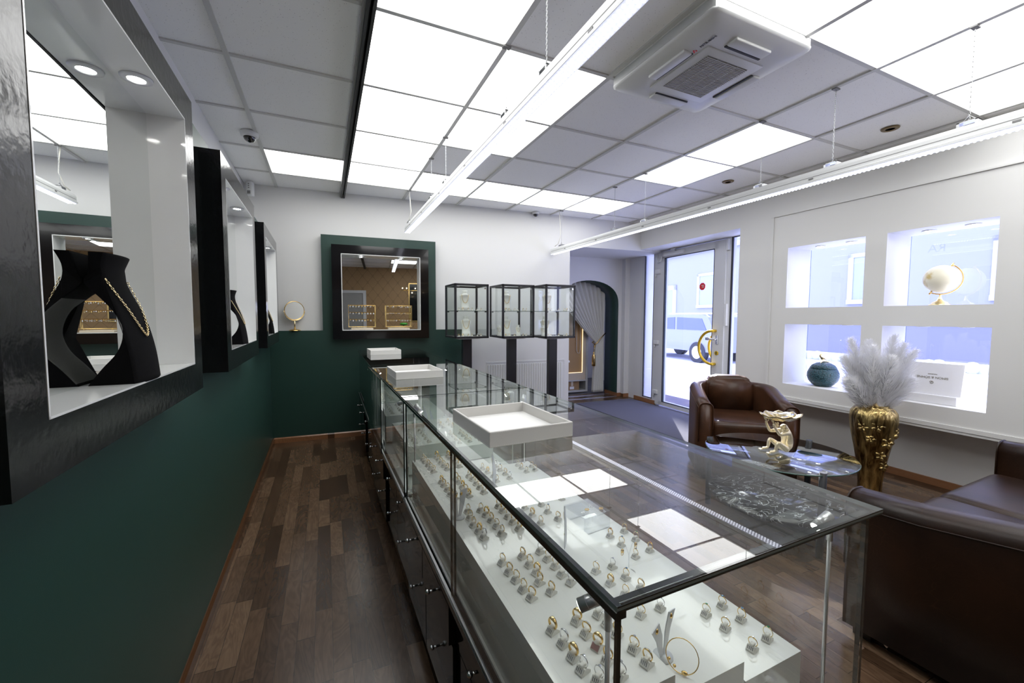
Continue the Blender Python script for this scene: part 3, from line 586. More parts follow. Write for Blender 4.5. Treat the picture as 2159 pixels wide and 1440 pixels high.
def bust(y, label, gl):
    # black velvet necklace bust; profile in x(out)/z, extruded along y
    zf = Z(-.152)
    s = thing('necklace_bust', label, 'necklace display', (GL[0][0] - .0095 * y + .003, y, zf), GL[1], 'black velvet busts in the left wall showcases')
    outer = [(.098, 0), (.092, .06), (.083, .11), (.070, .16), (.056, .20), (.047, .23), (.044, .26), (.052, .288)]
    inner = [(.008, 0)] + [(.004 + .066 * sin(pi * t) ** .85, .012 + .20 * t) for t in (.12, .3, .5, .7, .88)] + [(.003, .222), (.010, .245), (.016, .288)]
    def crm(p, m=4):
        q = [p[0]] + p + [p[-1]]; o = []
        for a, b, c, d in zip(q, q[1:], q[2:], q[3:]):
            for i in range(m):
                t = i / m; o.append(tuple(.5 * (2 * b[e] + (c[e] - a[e]) * t + (2 * a[e] - 5 * b[e] + 4 * c[e] - d[e]) * t * t + (3 * b[e] - a[e] - 3 * c[e] + d[e]) * t ** 3) for e in (0, 1)))
        return o + [p[-1]]
    outer = crm(outer); inner = crm(inner)
    poly = outer + list(reversed(inner)); L = .165; n = 12
    wd = lambda z: .5 * L * (1 if z < .13 else (1 - .30 * min(1, (z - .13) / .10)) if z < .245 else .70 + .14 * (z - .245) / .043)
    mb = MB(); k = len(poly); vs = []
    for j in range(n + 1):
        f = -1 + 2 * j / n
        for ki, (x, z) in enumerate(poly):
            inn = ki >= len(outer); x2 = x - (0 if inn else .012 * f * f)
            yy = f * wd(z)
            if inn: yy = -wd(z) + (yy + wd(z)) * (.62 + .38 * max(0, min(1, (z - .17) / .06)))
            vs.append((x2, yy, z))
    fs = [(j * k + i, j * k + (i + 1) % k, (j + 1) * k + (i + 1) % k, (j + 1) * k + i) for j in range(n) for i in range(k)]
    fs += [tuple(reversed(range(k))), tuple(range(n * k, n * k + k))]
    mb.add(vs, fs, 0, False)
    for fi in range(n * k):
        mb.sm[fi] = True
        if len(outer) + 12 <= fi % k < k - 2: mb.m[fi] = 1
    b = mb.obj('bust_form', ['velvet', 'suede'], s)
    # gold chain draped over it: small links
    c = thing('gold_chain', gl, 'necklace', (GL[0][0] - .0095 * y + .003, y, zf), GL[1], 'gold chains on the black busts')
    ch = MB(); m = 58; pts = []
    for i in range(m):
        t = -1 + 2 * i / (m - 1); z = .105 + .125 * abs(t) ** 1.5; yy = t * wd(.20) * 1.02 if abs(t) > .5 else t * wd(.17) * 1.05
        yy = t * (.075 - .018 * abs(t))
        x = [a for a in outer]; xo = outer[-1][0]
        for a, b2 in zip(outer[:-1], outer[1:]):
            if a[1] <= z <= b2[1]: xo = a[0] + (b2[0] - a[0]) * (z - a[1]) / (b2[1] - a[1])
        f = yy / wd(z); pts.append(Vector((xo - .012 * f * f + .003, yy, z)))
    for i, p in enumerate(pts):
        d = (pts[min(i + 1, m - 1)] - pts[max(i - 1, 0)]).normalized(); nrm = Vector((1, 0, 0)); sd = d.cross(nrm).normalized(); up = nrm if i % 2 else sd
        ch.tube([p + d * .0032 * cos(q) + up * .0021 * sin(q) for q in [2 * pi * g / 8 for g in range(8)]], .0008, 5, closed=True)
    ch.obj('chain_links', 'palegold', c)
bust(1.25, 'black velvet necklace bust in the nearest left showcase', 'gold link chain on the bust in the nearest left showcase')
bust(2.66, 'black velvet necklace bust in the middle left showcase', 'gold link chain on the bust in the middle left showcase')
bust(4.12, 'black velvet necklace bust in the left showcase by the corner', 'gold link chain on the bust in the left showcase by the corner')
# earring racks in the back showcase
def rack(x, label, glab, rz, sway):
    s = thing('earring_rack', label, 'earring stand', (x, 4.748 - .057 * x - .062, Z(-.144)), rz, 'gold earring racks in the back wall showcase')
    MB().bbox(-.11, .11, -.03, .03, 0, .018, .002).obj('base', 'palewood', s)
    f = MB(); w = .135
    for yy in (-.018, .018): f.tube([(-w, yy, .03), (w, yy, .03), (w, yy, .26), (-w, yy, .26)], .0025, 6, closed=True)
    for xx in (-.09, .09): f.cyl((xx, 0, .017), (xx, 0, .03), .0025, n=6)
    for zz in (.26, .185, .11):
        for xx in (-w, w): f.cyl((xx, -.018, zz), (xx, .018, zz), .0025, n=6)
        f.box(-w, w, -.0195, -.0165, zz - .003, zz + .004)
    f.obj('wire_frame', 'gold', s)
    for r, zz in enumerate((.26, .185, .11)):
        for k in range(9):
            e = MB(); m = random.choice(('gold', 'silver', 'palegold', 'clearstone')); q = random.choice((0, 1, 2))
            if q == 0: e.tube([(.005 * cos(t), 0, -.008 + .007 * sin(t)) for t in [2 * pi * g / 8 for g in range(8)]], .0014, 4, closed=True)
            elif q == 1: e.sphere((0, 0, -.005), .0042, 8, 5)
            else: e.sphere((0, 0, -.003), .003, 6, 4).sphere((0, 0, -.013), .004, 6, 4, 0, (1, 1, 1.6))
            o = e.obj('earring', m, None, (x + (-.118 + k * .0295) * cos(rz) + .021 * sin(rz), 4.748 - .057 * x - .062 + (-.118 + k * .0295) * sin(rz) - .021 * cos(rz), Z(-.144) + zz - .003), rz)
            tag(o, '%s earring, %s from left on %s bar, %s gold rack' % ({'gold': 'yellow gold', 'silver': 'silver', 'palegold': 'pale gold', 'clearstone': 'sparkling'}[m], ORD[k], ('top', 'middle', 'bottom')[r], glab), 'earring', 'earrings on the ' + glab + ' gold rack')
ORD = ['first', 'second', 'third', 'fourth', 'fifth', 'sixth', 'seventh', 'eighth', 'ninth', 'tenth']
rack(.36, 'gold wire earring rack on the left in the back wall showcase', 'left', -.057, 0)
rack(.74, 'gold wire earring rack on the right in the back wall showcase', 'right', -.02, 0)
# makeup mirror on the ledge
mm = thing('table_mirror', 'round gold table mirror standing on the green ledge', 'mirror', (-.285, 4.79, Z(-.152)), radians(22))
MB().lathe([(.058, 0), (.058, .004), (.045, .012), (.015, .018), (.006, .022)], 8).obj('base', 'gold', mm)
MB().cyl((0, 0, .02), (0, 0, .11), .007, n=10).tube([(.100 * cos(t), 0, .205 + .100 * sin(t)) for t in [pi + pi * i / 24 for i in range(25)]], .004, 8).obj('stand', 'palegold', mm)
mr = MB().tube([(.094 * cos(t), 0, .207 + .094 * sin(t)) for t in [2 * pi * i / 40 for i in range(40)]], .005, 8, closed=True).obj('rim', 'gold', mm)
MB().cyl((0, -.003, .207), (0, .003, .207), .091, n=40).obj('mirror_disc', 'mirror', mm)
# ================================================================== CEILING THINGS
def dome(loc, label, sc=1.0, tilt=0):
    s = thing('dome_camera', label, 'security camera', loc)
    MB().lathe([(.056 * sc, 0), (.058 * sc, -.008), (.055 * sc, -.028 * sc), (.042 * sc, -.036 * sc)], 28).obj('housing', 'plasticw', s)
    MB().sphere((0, 0, -.032 * sc), .040 * sc, 20, 10).obj('dome', 'domeblack', s)
dome((-.462, 3.53, HC), 'white dome security camera with black globe on the ceiling by the left wall')
dome((2.43, 4.66, HC), 'small dome security camera on the ceiling near the back wall', .8)
for loc, lab in (((3.571, 2.845, HC), 'small brown recessed ceiling spot nearer the entrance door'), ((3.589, 1.597, HC), 'small brown recessed ceiling spot above the window niches')):
    s = thing('recessed_spot', lab, 'ceiling spot', loc)
    MB().lathe([(.026, -.002), (.030, -.008), (.048, -.006), (.052, 0)], 28).obj('ring', 'brown', s)
    MB().lathe([(0, -.004), (.026, -.004)], 20).obj('lamp', 'domeblack', s)
al = thing('alarm_sensor', 'white motion alarm sensor high in the back left corner', 'alarm sensor', (-.625, 4.80, Z(1.16)), -.4)
MB().bbox(-.03, .03, -.05, 0, 0, .14, .012).obj('housing', 'plasticw', al); MB().box(-.015, .015, -.0525, -.05, .02, .05).obj('lens', 'grille', al)
for k in range(3): MB().box(-.006, .006, -.0525, -.05, .075 + k * .018, .083 + k * .018).obj('indicator', 'grille', al)
def track_lamp(x, zb, y0, y1, label, chains, cab):
    s = thing('track_light', label, 'hanging lamp', (x, y0, zb)); Ln = y1 - y0; w = .033
    prof = [(-w, .0), (-w, .012), (-.026, .016), (-.026, .05), (-.020, .068), (.020, .068), (.026, .05), (.026, .016), (w, .012), (w, 0)]
    MB().prism(prof, 0, Ln, 'y').obj('housing', 'plasticw', s)
    g = MB(); g.box(-.0265, -.0255, .01, Ln - .01, .030, .033).box(.0255, .0265, .01, Ln - .01, .030, .033)
    for yy in [Ln * f for f in (.12, .3, .46, .62, .78, .92)]: g.box(-.029, -.026, yy, yy + .025, .018, .026)
    g.obj('groove', 'grille', s)
    MB().box(-w + .002, w - .002, .004, Ln - .004, -.002, .001).obj('diffuser_plate', 'ledplate', s)
    d = MB(); m = int(Ln / .021)
    for r in (-.019, 0, .019):
        for k in range(m):
            yy = .012 + k * .021 + (.0105 if r == 0 else 0)
            if yy < Ln - .01: d.add([(r + q * cos(t), yy + q * sin(t), zz) for q, zz in ((.0062, -.002), (.0045, -.0065)) for t in [2 * pi * h / 7 for h in range(7)]] + [(r, yy, -.008)], [(h, (h + 1) % 7, 7 + (h + 1) % 7, 7 + h) for h in range(7)] + [(7 + h, 7 + (h + 1) % 7, 14) for h in range(7)], 0, True)
    o = d.obj('lens', 'led', s); o['kind'] = 'stuff'
    for yc in chains:
        c = MB(); zz = .075; n = int((HC - zb - .10) / .011)
        for k in range(n):
            a = Vector((1, 0, 0)) if k % 2 else Vector((0, 1, 0)); ctr = Vector((0, yc - y0, .10 + k * .011))
            c.tube([ctr + Vector((0, 0, 1)) * .0075 * cos(q) + a * .003 * sin(q) for q in [2 * pi * h / 6 for h in range(6)]], .0011, 4, closed=True)
        c.tube([(0, yc - y0 - .03, .085), (0, yc - y0, .115), (0, yc - y0 + .03, .085)], .0015, 4)
        co = c.obj('chain', 'alu', s)
        MB().box(-.02, .02, yc - y0 - .035, yc - y0 - .025, .06, .088).box(-.02, .02, yc - y0 + .025, yc - y0 + .035, .06, .088).box(-.02, .02, yc - y0 - .035, yc - y0 + .035, .084, .088).obj('bracket', 'alu', co)
        MB().box(-.02, .02, yc - y0 - .012, yc - y0 + .012, HC - zb - .014, HC - zb - .007).obj('ceiling_clip', 'grille', co)
    MB().tube([(0, cab - y0, HC - zb - .008), (.012, cab - y0, HC - zb - .1), (.02, cab - y0, .2), (.0, cab - y0 + .02, .11), (-.01, cab - y0 + .08, .09)], .004, 6).obj('cable', 'cord', s)
track_lamp(.826, Z(.90), .68, 4.57, 'long white LED track light hanging on chains above the counter', (1.50, 1.899, 3.005, 3.445, 4.40), 4.44)
track_lamp(2.675, Z(.80), .20, 4.66, 'long white LED track light hanging on chains on the window side', (.9, 1.453, 1.884, 2.984, 3.416, 4.44), 4.50)
def air_con():
    s = thing('ceiling_air_conditioner', 'white four way ceiling cassette air conditioner with grey intake grille', 'air conditioner', (1.785, 1.583, HC - .057))
    w, d = .325, .338
    MB().box(-w + .012, w - .012, -d + .012, d - .012, .012, .060).obj('casing', 'plasticw', s)
    b = MB(); rings = [(1.0, .012), (1.0, .004), (.97, -.004), (.80, -.022), (.66, -.028)]
    vs = []; n = 128
    def sq(f, z):
        out = []
        for i in range(n):
            t = 2 * pi * (i + .5) / n; c, q = cos(t), sin(t); p = 22
            r = (abs(c) ** p + abs(q) ** p) ** (-1 / p); out.append((f * w * c * r, f * d * q * r, z))
        return out
    for f, z in rings: vs += sq(f, z)
    fs = [(j * n + i, j * n + (i + 1) % n, (j + 1) * n + (i + 1) % n, (j + 1) * n + i) for j in range(len(rings) - 1) for i in range(n)]
    fs.append(tuple((len(rings) - 1) * n + i for i in range(n))); fs.append(tuple(range(n)))
    b.add(vs, fs, 0, True); b.obj('cover', 'plasticw', s)
    MB().bbox(-.185, .185, -.185, .185, -.034, -.026, .003).obj('grille_frame', 'plasticw', s)
    g = MB().box(-.135, .135, -.14, .14, -.0355, -.034)
    go = g.obj('intake_grille', 'grille', s)
    sl = MB()
    for i in range(30): yy = -.136 + i * .0093; sl.box(-.135, .135, yy, yy + .003, -.039, -.0355)
    for i in range(3): sl.box(-.07 + i * .068, -.067 + i * .068, -.14, .14, -.038, -.035)
    sl.obj('grille_slat', 'ceilmetal', go)
    for (cx, cy, a) in ((0, .245, 0), (0, -.245, 0), (.238, 0, pi / 2), (-.238, 0, pi / 2)):
        R = Matrix.Translation((cx, cy, 0)) @ Matrix.Rotation(a, 4, 'Z')
        v = MB().bbox(-.115, .115, -.030, .022, -.036, -.022, .005, xf=R).obj('air_vane', 'plasticw', s)
        sg = 1 if (cx > 0 or cy > 0) else -1
        off = -.036 if (cy > 0 or cx < 0) else .026
        MB().box(-.115, .115, off, off + .010, -.033, -.024, xf=R).obj('air_slot', 'rubber', v)
    lg = text_obj('brand_lettering', 'MITSUBISHI', .017, 'darkink', s, ext=.0006)
    lg.matrix_local = Matrix(((0, -1, 0, -.210), (-1, 0, 0, -.205), (0, 0, -1, -.0298), (0, 0, 0, 1)))
    dm = MB()
    for cx, cy in ((-.0055, 0), (.0045, -.0058), (.0045, .0058)): dm.prism([(cx - .0055, cy), (cx, cy + .0045), (cx + .0055, cy), (cx, cy - .0045)], -.0310, -.0285)
    dm.obj('brand_emblem', 'red', s, (-.210, -.130, 0))
air_con()
# ================================================================== DISPLAY COUNTERS
XL, XR = .3165, .9235
CRZ = .0115
ZD, ZTOP = Z(-.79), Z(-.35)
def counter(y0, y1, label, x_near=None, turn=None, open_pane=False):
    s = thing('display_counter', label, 'display counter', (0, 0, 0)); s.location = (XL - CRZ * (y0 - .385), y0, 0)
    w = XR - XL; L = y1 - y0 - .006; g = .008
    s.rotation_euler = (0, 0, CRZ if turn is None else turn)
    if x_near is not None: s.location.x = x_near
    MB().box(.035, w - .02, .02, L - .01, .06, ZD - .045).obj('cabinet_body', 'black', s)
    MB().box(.005, w - .003, .004, L, ZD - .045, ZD - .010).obj('base_frame', 'black', s)
    MB().box(.02, w - .02, .012, L - .012, ZD - .010, ZD - .002).obj('deck', 'whitegloss', s)
    MB().box(-.006, .010, 0, L, ZD - .030, ZD - .010).box(-.003, .004, 0, L, ZD - .009, ZD - .003, 1).obj('slide_rail', ['darkrail', 'alu'], s)
    fb = MB(); half = L * .52
    for a, b in ((half, half + (L - half) / 2 - .004), (half + (L - half) / 2 + .004, L - .01)):
        q = MB().box(0, .034, a, b, ZD - .17, ZD - .05).obj('drawer', 'black', s)
        q2 = MB().box(.012, .036, a, b, .08, ZD - .18).obj('cupboard_door', 'black', s)
        for zz, qq, xo in ((ZD - .105, q, 0), (ZD - .30, q2, .012)):
            MB().cyl((xo, (a + b) / 2, zz), (xo - .016, (a + b) / 2, zz), .004, n=8).sphere((xo - .021, (a + b) / 2, zz), .0085, 12, 8).obj('knob', 'chrome', qq)
    for a, b in ((.02, half / 2 - .004), (half / 2 + .004, half - .006)):
        q = MB().box(.022, .036, a, b, ZD - .17, ZD - .05).obj('drawer', 'black', s)
        q2 = MB().box(.024, .037, a, b, .08, ZD - .18).obj('cupboard_door', 'black', s)
        for zz, qq in ((ZD - .105, q), (ZD - .30, q2)):
            MB().cyl((.022, (a + b) / 2, zz), (.006, (a + b) / 2, zz), .004, n=8).sphere((.001, (a + b) / 2, zz), .0085, 12, 8).obj('knob', 'chrome', qq)
    for a in (.05, L - .09):
        for b in (.05, w - .09): MB().box(b, b + .04, a, a + .04, 0, .062).obj('foot', 'rubber', s)
    # glass box
    tp = MB().pane(-.003, w + .002, -.002, L, ZTOP - g, ZTOP, 1).box(-.002, w, -.0028, -.0018, ZTOP - g - .0005, ZTOP - g + .002, 2).box(-.002, w, -.0028, -.0018, ZTOP - .0015, ZTOP + .0003, 2).obj('top_glass', ['glass', 'edge', 'darkrail'], s)
    gp = [('end_glass', (.012, w - .022, .012, .012 + g)), ('front_glass', (w - .020, w - .012, .012, L)), ('end_glass', (.012, w - .022, L - g, L))]
    for nme, (a, b, c, d) in gp: MB().pane(a, b, c, d, ZD - .003, ZTOP - g, 1).obj(nme, ['glass', 'darkrail'], s)
    MB().box(-.004, .012, -.002, L, ZTOP - g - .010, ZTOP - g).box(.008, w - .010, .010, .0115, ZTOP - g - .003, ZTOP - g).box(.008, w - .010, .0205, .022, ZTOP - g - .003, ZTOP - g).box(w - .0115, w - .010, .010, L, ZTOP - g - .003, ZTOP - g).box(w - .022, w - .0205, .010, L, ZTOP - g - .003, ZTOP - g).obj('top_seal', 'darkrail', s)
    m = L * .50; off = .014 if open_pane else .0
    MB().pane(0, .006, .0, m + .004, ZD - .003, ZTOP - g - .002, 1).obj('sliding_pane', ['glass', 'darkrail'], s)
    MB().pane(.008 - off * 1.6, .014 - off * 1.6, m - .004, L, ZD - .003, ZTOP - g - .002, 1).obj('sliding_pane', ['glass', 'darkrail'], s)
    # spot poles
    for (px, py, ang) in ((.026, .050, 2.6), (w - .052, .055, 3.0), (.035, L - .06, -.7), (w - .05, L - .06, -2.4)):
        p = MB().cyl((px, py, ZD), (px, py, ZTOP - .06), .0035, n=8).cyl((px, py, ZTOP - .075), (px, py, ZTOP - .028), .0055, n=10).lathe([(.02, 0), (.02, .003), (.0, .005)], 16, 0, (px, py, ZD - .002)).obj('spot_pole', 'spotalu', s)
        d = Vector((cos(ang) * .85, sin(ang) * .85, -.45 if py < .1 else -1.0)).normalized(); c = Vector((px, py, ZTOP - .030)) + Vector((cos(ang), sin(ang), 0)) * .012
        h = MB().cyl(c - d * .010, c + d * .030, .0095, n=20).cyl(c + d * .018, c + d * .0188, .0098, n=20).obj('spot_head', 'spotalu', p)
        MB().cyl(c + d * .0302, c + d * .0306, .0080, n=16).obj('spot_lens', 'spot', h)
    return s
counter(.385, 1.806, 'nearest glass display counter full of rings on white risers')
counter(1.812, 3.10, 'middle glass display counter of the row', open_pane=True)
counter(3.106, 4.56, 'farthest glass display counter, next to the green back wall', .2875, -.013)
# risers
def riser(x0, x1, y0, y1, z0, z1, label, feet=True):
    s = thing('display_riser', label, 'display riser', (x0 - (CRZ * (y0 - 1.9) if y0 > 1.9 else 0), y0, z0), CRZ * .9, 'white risers inside the glass counters')
    MB().box(0, x1 - x0, 0, y1 - y0, .012 if feet else 0, z1 - z0).obj('riser_block', 'whitegloss', s)
    if feet:
        for a in (.04, x1 - x0 - .04):
            for b in (.05, y1 - y0 - .05): MB().cyl((a, b, 0), (a, b, .013), .008, n=8).obj('foot', 'plasticw', s)
DK = ZD - .002
riser(.341, .541, .50, 1.765, DK, Z(-.62), 'tallest white riser along the staff side of the nearest counter', False)
riser(.545, .719, .50, 1.768, DK, Z(-.66), 'middle height white riser in the nearest counter', False)
riser(.723, .897, .50, 1.757, DK, Z(-.70), 'lowest white riser along the customer side of the nearest counter')
riser(.36, .60, 2.02, 2.52, DK, Z(-.64), 'white riser with silver rings at the near end of the middle counter')
riser(.62, .84, 2.10, 2.75, DK, Z(-.70), 'low white riser by the window side of the middle counter')
riser(.34, .56, 2.62, 3.02, DK, Z(-.62), 'white riser at the far end of the middle counter')
riser(.345, .60, 3.24, 3.9, DK, Z(-.66), 'long white riser in the farthest counter, staff side')
riser(.345, .62, 3.95, 4.45, DK, Z(-.66), 'white riser in the farthest counter next to the back wall')
# rings and holders
def ring_meshes():
    out = []
    def torus(R, r, flat=1.0, n=20, k=6, m='gold'):
        mb = MB(); vs = []
        for i in range(n):
            t = 2 * pi * i / n; rr = r * (1 + .6 * max(0, cos(t - pi / 2)) ** 3)
            for j in range(k):
                q = 2 * pi * j / k; vs.append(((R + rr * cos(q)) * cos(t), rr * sin(q) * flat, R + (R + rr * cos(q)) * sin(t)))
        mb.add(vs, [(i * k + j, i * k + (j + 1) % k, ((i + 1) % n) * k + (j + 1) % k, ((i + 1) % n) * k + j) for i in range(n) for j in range(k)], 0, True); return mb
    def gem(r, z, n=8):
        return MB().add([(r * cos(2 * pi * i / n), r * sin(2 * pi * i / n), z) for i in range(n)] + [(r * .55 * cos(2 * pi * i / n), r * .55 * sin(2 * pi * i / n), z + r * .4) for i in range(n)] + [(0, 0, z - r * .8)],
            [(i, (i + 1) % n, n + (i + 1) % n, n + i) for i in range(n)] + [tuple(range(n, 2 * n))] + [((i + 1) % n, i, 2 * n) for i in range(n)])
    def pave(R, n=7, r=.0013):
        mb = MB()
        for i in range(n):
            t = pi / 2 + (i - (n - 1) / 2) * .20; mb.sphere((R * cos(t), 0, .0098 + R * sin(t)), r, 6, 4)
        return mb
    R = .0098
    out.append(('clear stone gold ring', torus(R, .0009).mesh('finger_ring', 'gold'), gem(.0028, .0212).mesh('gemstone', 'clearstone'), 'gemstone'))
    out.append(('stone row gold ring', torus(R, .0010, 1.7).mesh('finger_ring', 'gold'), pave(.0108).mesh('stone_row', 'clearstone'), 'stone_row'))
    out.append(('clear stone silver ring', torus(R, .0009).mesh('finger_ring', 'silver'), gem(.0030, .0214).mesh('gemstone', 'clearstone'), 'gemstone'))
    out.append(('wide gold cluster ring', torus(R, .0014, 2.0).mesh('finger_ring', 'gold'), MB().sphere((0, 0, .0212), .0042, 8, 5, 0, (1, 1, .45)).mesh('cluster', 'palegold'), 'cluster'))
    out.append(('blue stone gold ring', torus(R, .0009).mesh('finger_ring', 'gold'), gem(.0036, .0214).mesh('gemstone', 'bluestone'), 'gemstone'))
    out.append(('green stone gold ring', torus(R, .0009).mesh('finger_ring', 'palegold'), gem(.0030, .0214).mesh('gemstone', 'greenstone'), 'gemstone'))
    out.append(('all stone silver ring', torus(R, .0011, 1.5).mesh('finger_ring', 'silver'), pave(.0108, 9, .0012).mesh('stone_row', 'clearstone'), 'stone_row'))
    out.append(('amber cluster gold ring', torus(R, .0012, 1.5).mesh('finger_ring', 'gold'), MB().sphere((0, 0, .0212), .0036, 8, 5, 0, (1.2, 1, .6)).mesh('cluster', 'amber'), 'cluster'))
    return out
RM = ring_meshes()
hb = MB().prism([(-.0115, 0), (.0115, 0), (.0115, .005), (.002, .0115), (-.004, .0115), (-.0115, .003)], -.009, .009, 'y')
hb.bbox(-.007, .007, -.0045, .0045, .0105, .0165, .002, seg=2)
HOLD = hb.mesh('ring_holder', 'holder')
tgm = MB().add([(-.0122, -.008, .0035), (-.0122, .008, .0035), (-.0052, .008, .0118), (-.0052, -.008, .0118), (-.0117, -.008, .0030), (-.0117, .008, .0030), (-.0047, .008, .0113), (-.0047, -.008, .0113)], [(0, 1, 2, 3), (7, 6, 5, 4), (0, 4, 5, 1), (1, 5, 6, 2), (2, 6, 7, 3), (3, 7, 4, 0)], 0)
for q in range(4): yy = -.0058 + q * .0034; tgm.add([(-.0119 + .0009, yy, .0056), (-.0119 + .0009, yy + .0014, .0056), (-.0078 + .0009 + .0005, yy + .0026, .0104), (-.0078 + .0009 + .0005, yy + .001, .0104)], [(0, 1, 2, 3)], 1)
TAGM = tgm.mesh('price_tag', ['holder', 'tag'])
TAGR = tgm.mesh('price_tag', ['tagred', 'tagred'])
def put_ring(x, y, z, kind, rz, label, hlabel, grp, sc=1.0, red=False):
    nm, me, ge, gn = RM[kind]
    h = bpy.data.objects.new('ring_holder', HOLD); COL.objects.link(h); h.location = (x, y, z); h.rotation_euler = (0, 0, rz); h.scale = (sc,) * 3
    tag(h, hlabel, 'ring holder', 'ring holders ' + grp)
    t = bpy.data.objects.new('price_tag', TAGR if red else TAGM); COL.objects.link(t); t.parent = h
    r = bpy.data.objects.new('finger_ring', me); COL.objects.link(r); r.location = (x + .0015 * cos(rz) * sc, y + .0015 * sin(rz) * sc, z + .0090 * sc); r.rotation_euler = (random.uniform(-.08, .08), 0, rz + pi / 2 + random.uniform(-.12, .12)); r.scale = (sc * random.uniform(.95, 1.08),) * 3
    tag(r, label, 'ring', 'rings ' + grp)
    g = bpy.data.objects.new(gn, ge); COL.objects.link(g); g.parent = r
RL = [[(0.372, 1.744), (0.373, 1.712), (0.377, 1.669), (0.378, 1.631), (0.381, 1.592)], [(0.431, 1.75), (0.431, 1.713), (0.432, 1.675), (0.434, 1.635), (0.437, 1.595)], [(0.482, 1.744), (0.483, 1.711), (0.49, 1.668), (0.489, 1.637), (0.491, 1.604)], [(0.382, 1.476), (0.382, 1.441), (0.384, 1.4), (0.383, 1.358), (0.39, 1.325)], [(0.439, 1.481), (0.44, 1.447), (0.439, 1.399), (0.44, 1.365), (0.439, 1.323)], [(0.493, 1.489), (0.496, 1.454), (0.495, 1.408), (0.496, 1.371), (0.496, 1.329)], [(0.398, 1.214), (0.391, 1.171), (0.387, 1.126), (0.389, 1.085), (0.391, 1.049)], [(0.438, 1.205), (0.443, 1.169), (0.446, 1.131), (0.447, 1.092), (0.446, 1.049)], [(0.501, 1.208), (0.501, 1.173), (0.501, 1.131), (0.501, 1.094), (0.502, 1.053)], [(0.392, 0.919), (0.392, 0.877), (0.395, 0.844), (0.396, 0.807), (0.4, 0.775)], [(0.45, 0.923), (0.45, 0.883), (0.451, 0.848), (0.441, 0.814), (0.449, 0.774)], [(0.502, 0.924), (0.503, 0.886), (0.505, 0.852), (0.503, 0.817), (0.507, 0.784)], [(0.394, 0.673), (0.397, 0.637), (0.397, 0.603), (0.397, 0.573), (0.41, 0.545)], [(0.452, 0.675), (0.45, 0.639), (0.452, 0.605), (0.449, 0.571), (0.45, 0.536)], [(0.503, 0.672), (0.504, 0.643), (0.504, 0.613), (0.51, 0.572), (0.51, 0.538)]]
RMID = [[(0.606, 1.643), (0.61, 1.594), (0.617, 1.544), (0.611, 1.493)], [(0.668, 1.646), (0.669, 1.597), (0.672, 1.548), (0.671, 1.5)], [(0.611, 1.237), (0.611, 1.182), (0.61, 1.123)], [(0.676, 1.238), (0.67, 1.183), (0.676, 1.127)], [(0.624, 0.847), (0.627, 0.792), (0.633, 0.744), (0.621, 0.677)], [(0.675, 0.845), (0.677, 0.795), (0.682, 0.746), (0.676, 0.676)]]
RR = [[(0.81, 1.718), (0.809, 1.677), (0.811, 1.629)], [(0.862, 1.678), (0.857, 1.632)], [(0.811, 1.433), (0.814, 1.382), (0.812, 1.325)], [(0.812, 1.031), (0.811, 0.975), (0.809, 0.909)], [(0.872, 1.036), (0.872, 0.981), (0.87, 0.917)], [(0.801, 0.658), (0.804, 0.609), (0.806, 0.546)], [(0.86, 0.662), (0.861, 0.613), (0.86, 0.55)]]
LK = [[0, 0, 1, 0, 0], [3, 1, 1, 0, 1], [3, 1, 0, 1, 0], [3, 1, 0, 1, 1], [1, 1, 3, 1, 3], [1, 1, 0, 0, 0], [0, 0, 0, 3, 6], [0, 3, 1, 0, 0], [1, 3, 0, 1, 3], [0, 1, 0, 0, 1], [1, 0, 3, 1, 1], [2, 0, 0, 2, 6], [3, 6, 3, 2, 2], [3, 1, 3, 1, 2], [2, 0, 0, 0, 1]]
cl = ['farthest group', 'second farthest group', 'middle group', 'second nearest group', 'nearest group']
cn = ['staff side column', 'middle column', 'customer side column']
for c, col in enumerate(RL):
    for k, (x, y) in enumerate(col):
        kind = LK[c][k]; wh = '%s in the %s, %s, tallest riser' % (ORD[k], cn[c % 3], cl[c // 3])
        put_ring(x, y, Z(-.62), kind, radians(18) + random.uniform(-.1, .1), RM[kind][0] + ', ' + wh, 'white holder, ' + wh, 'on the tallest riser of the nearest counter', .98, red=(c == 13 and k == 2))
mg = ['far end', 'middle', 'near end']; sd = ['left', 'right']
for c, col in enumerate(RMID):
    for k, (x, y) in enumerate(col):
        kind = [0, 1, 3, 2, 0, 4][(c * 3 + k * 2) % 6]; wh = '%s in %s column, %s of the middle height riser' % (ORD[k], sd[c % 2], mg[c // 2])
        put_ring(x, y, Z(-.66), kind, radians(14) + random.uniform(-.1, .1), RM[kind][0] + ', ' + wh, 'white holder, ' + wh, 'on the middle height riser of the nearest counter', .95)
rg = ['far end group', 'far end group', 'middle group', 'middle near group', 'middle near group', 'nearest group', 'nearest group']; rs = ['left', 'right', 'only', 'left', 'right', 'left', 'right']
for c, col in enumerate(RR):
    for k, (x, y) in enumerate(col):
        kind = [5, 0, 4, 7, 0, 5, 4][(c + k * 3) % 7]; wh = '%s in %s column, %s, lowest riser' % (ORD[k], rs[c], rg[c])
        put_ring(x, y, Z(-.70), kind, radians(12) + random.uniform(-.1, .1), RM[kind][0] + ', ' + wh, 'white holder, ' + wh, 'on the lowest riser of the nearest counter', .95)
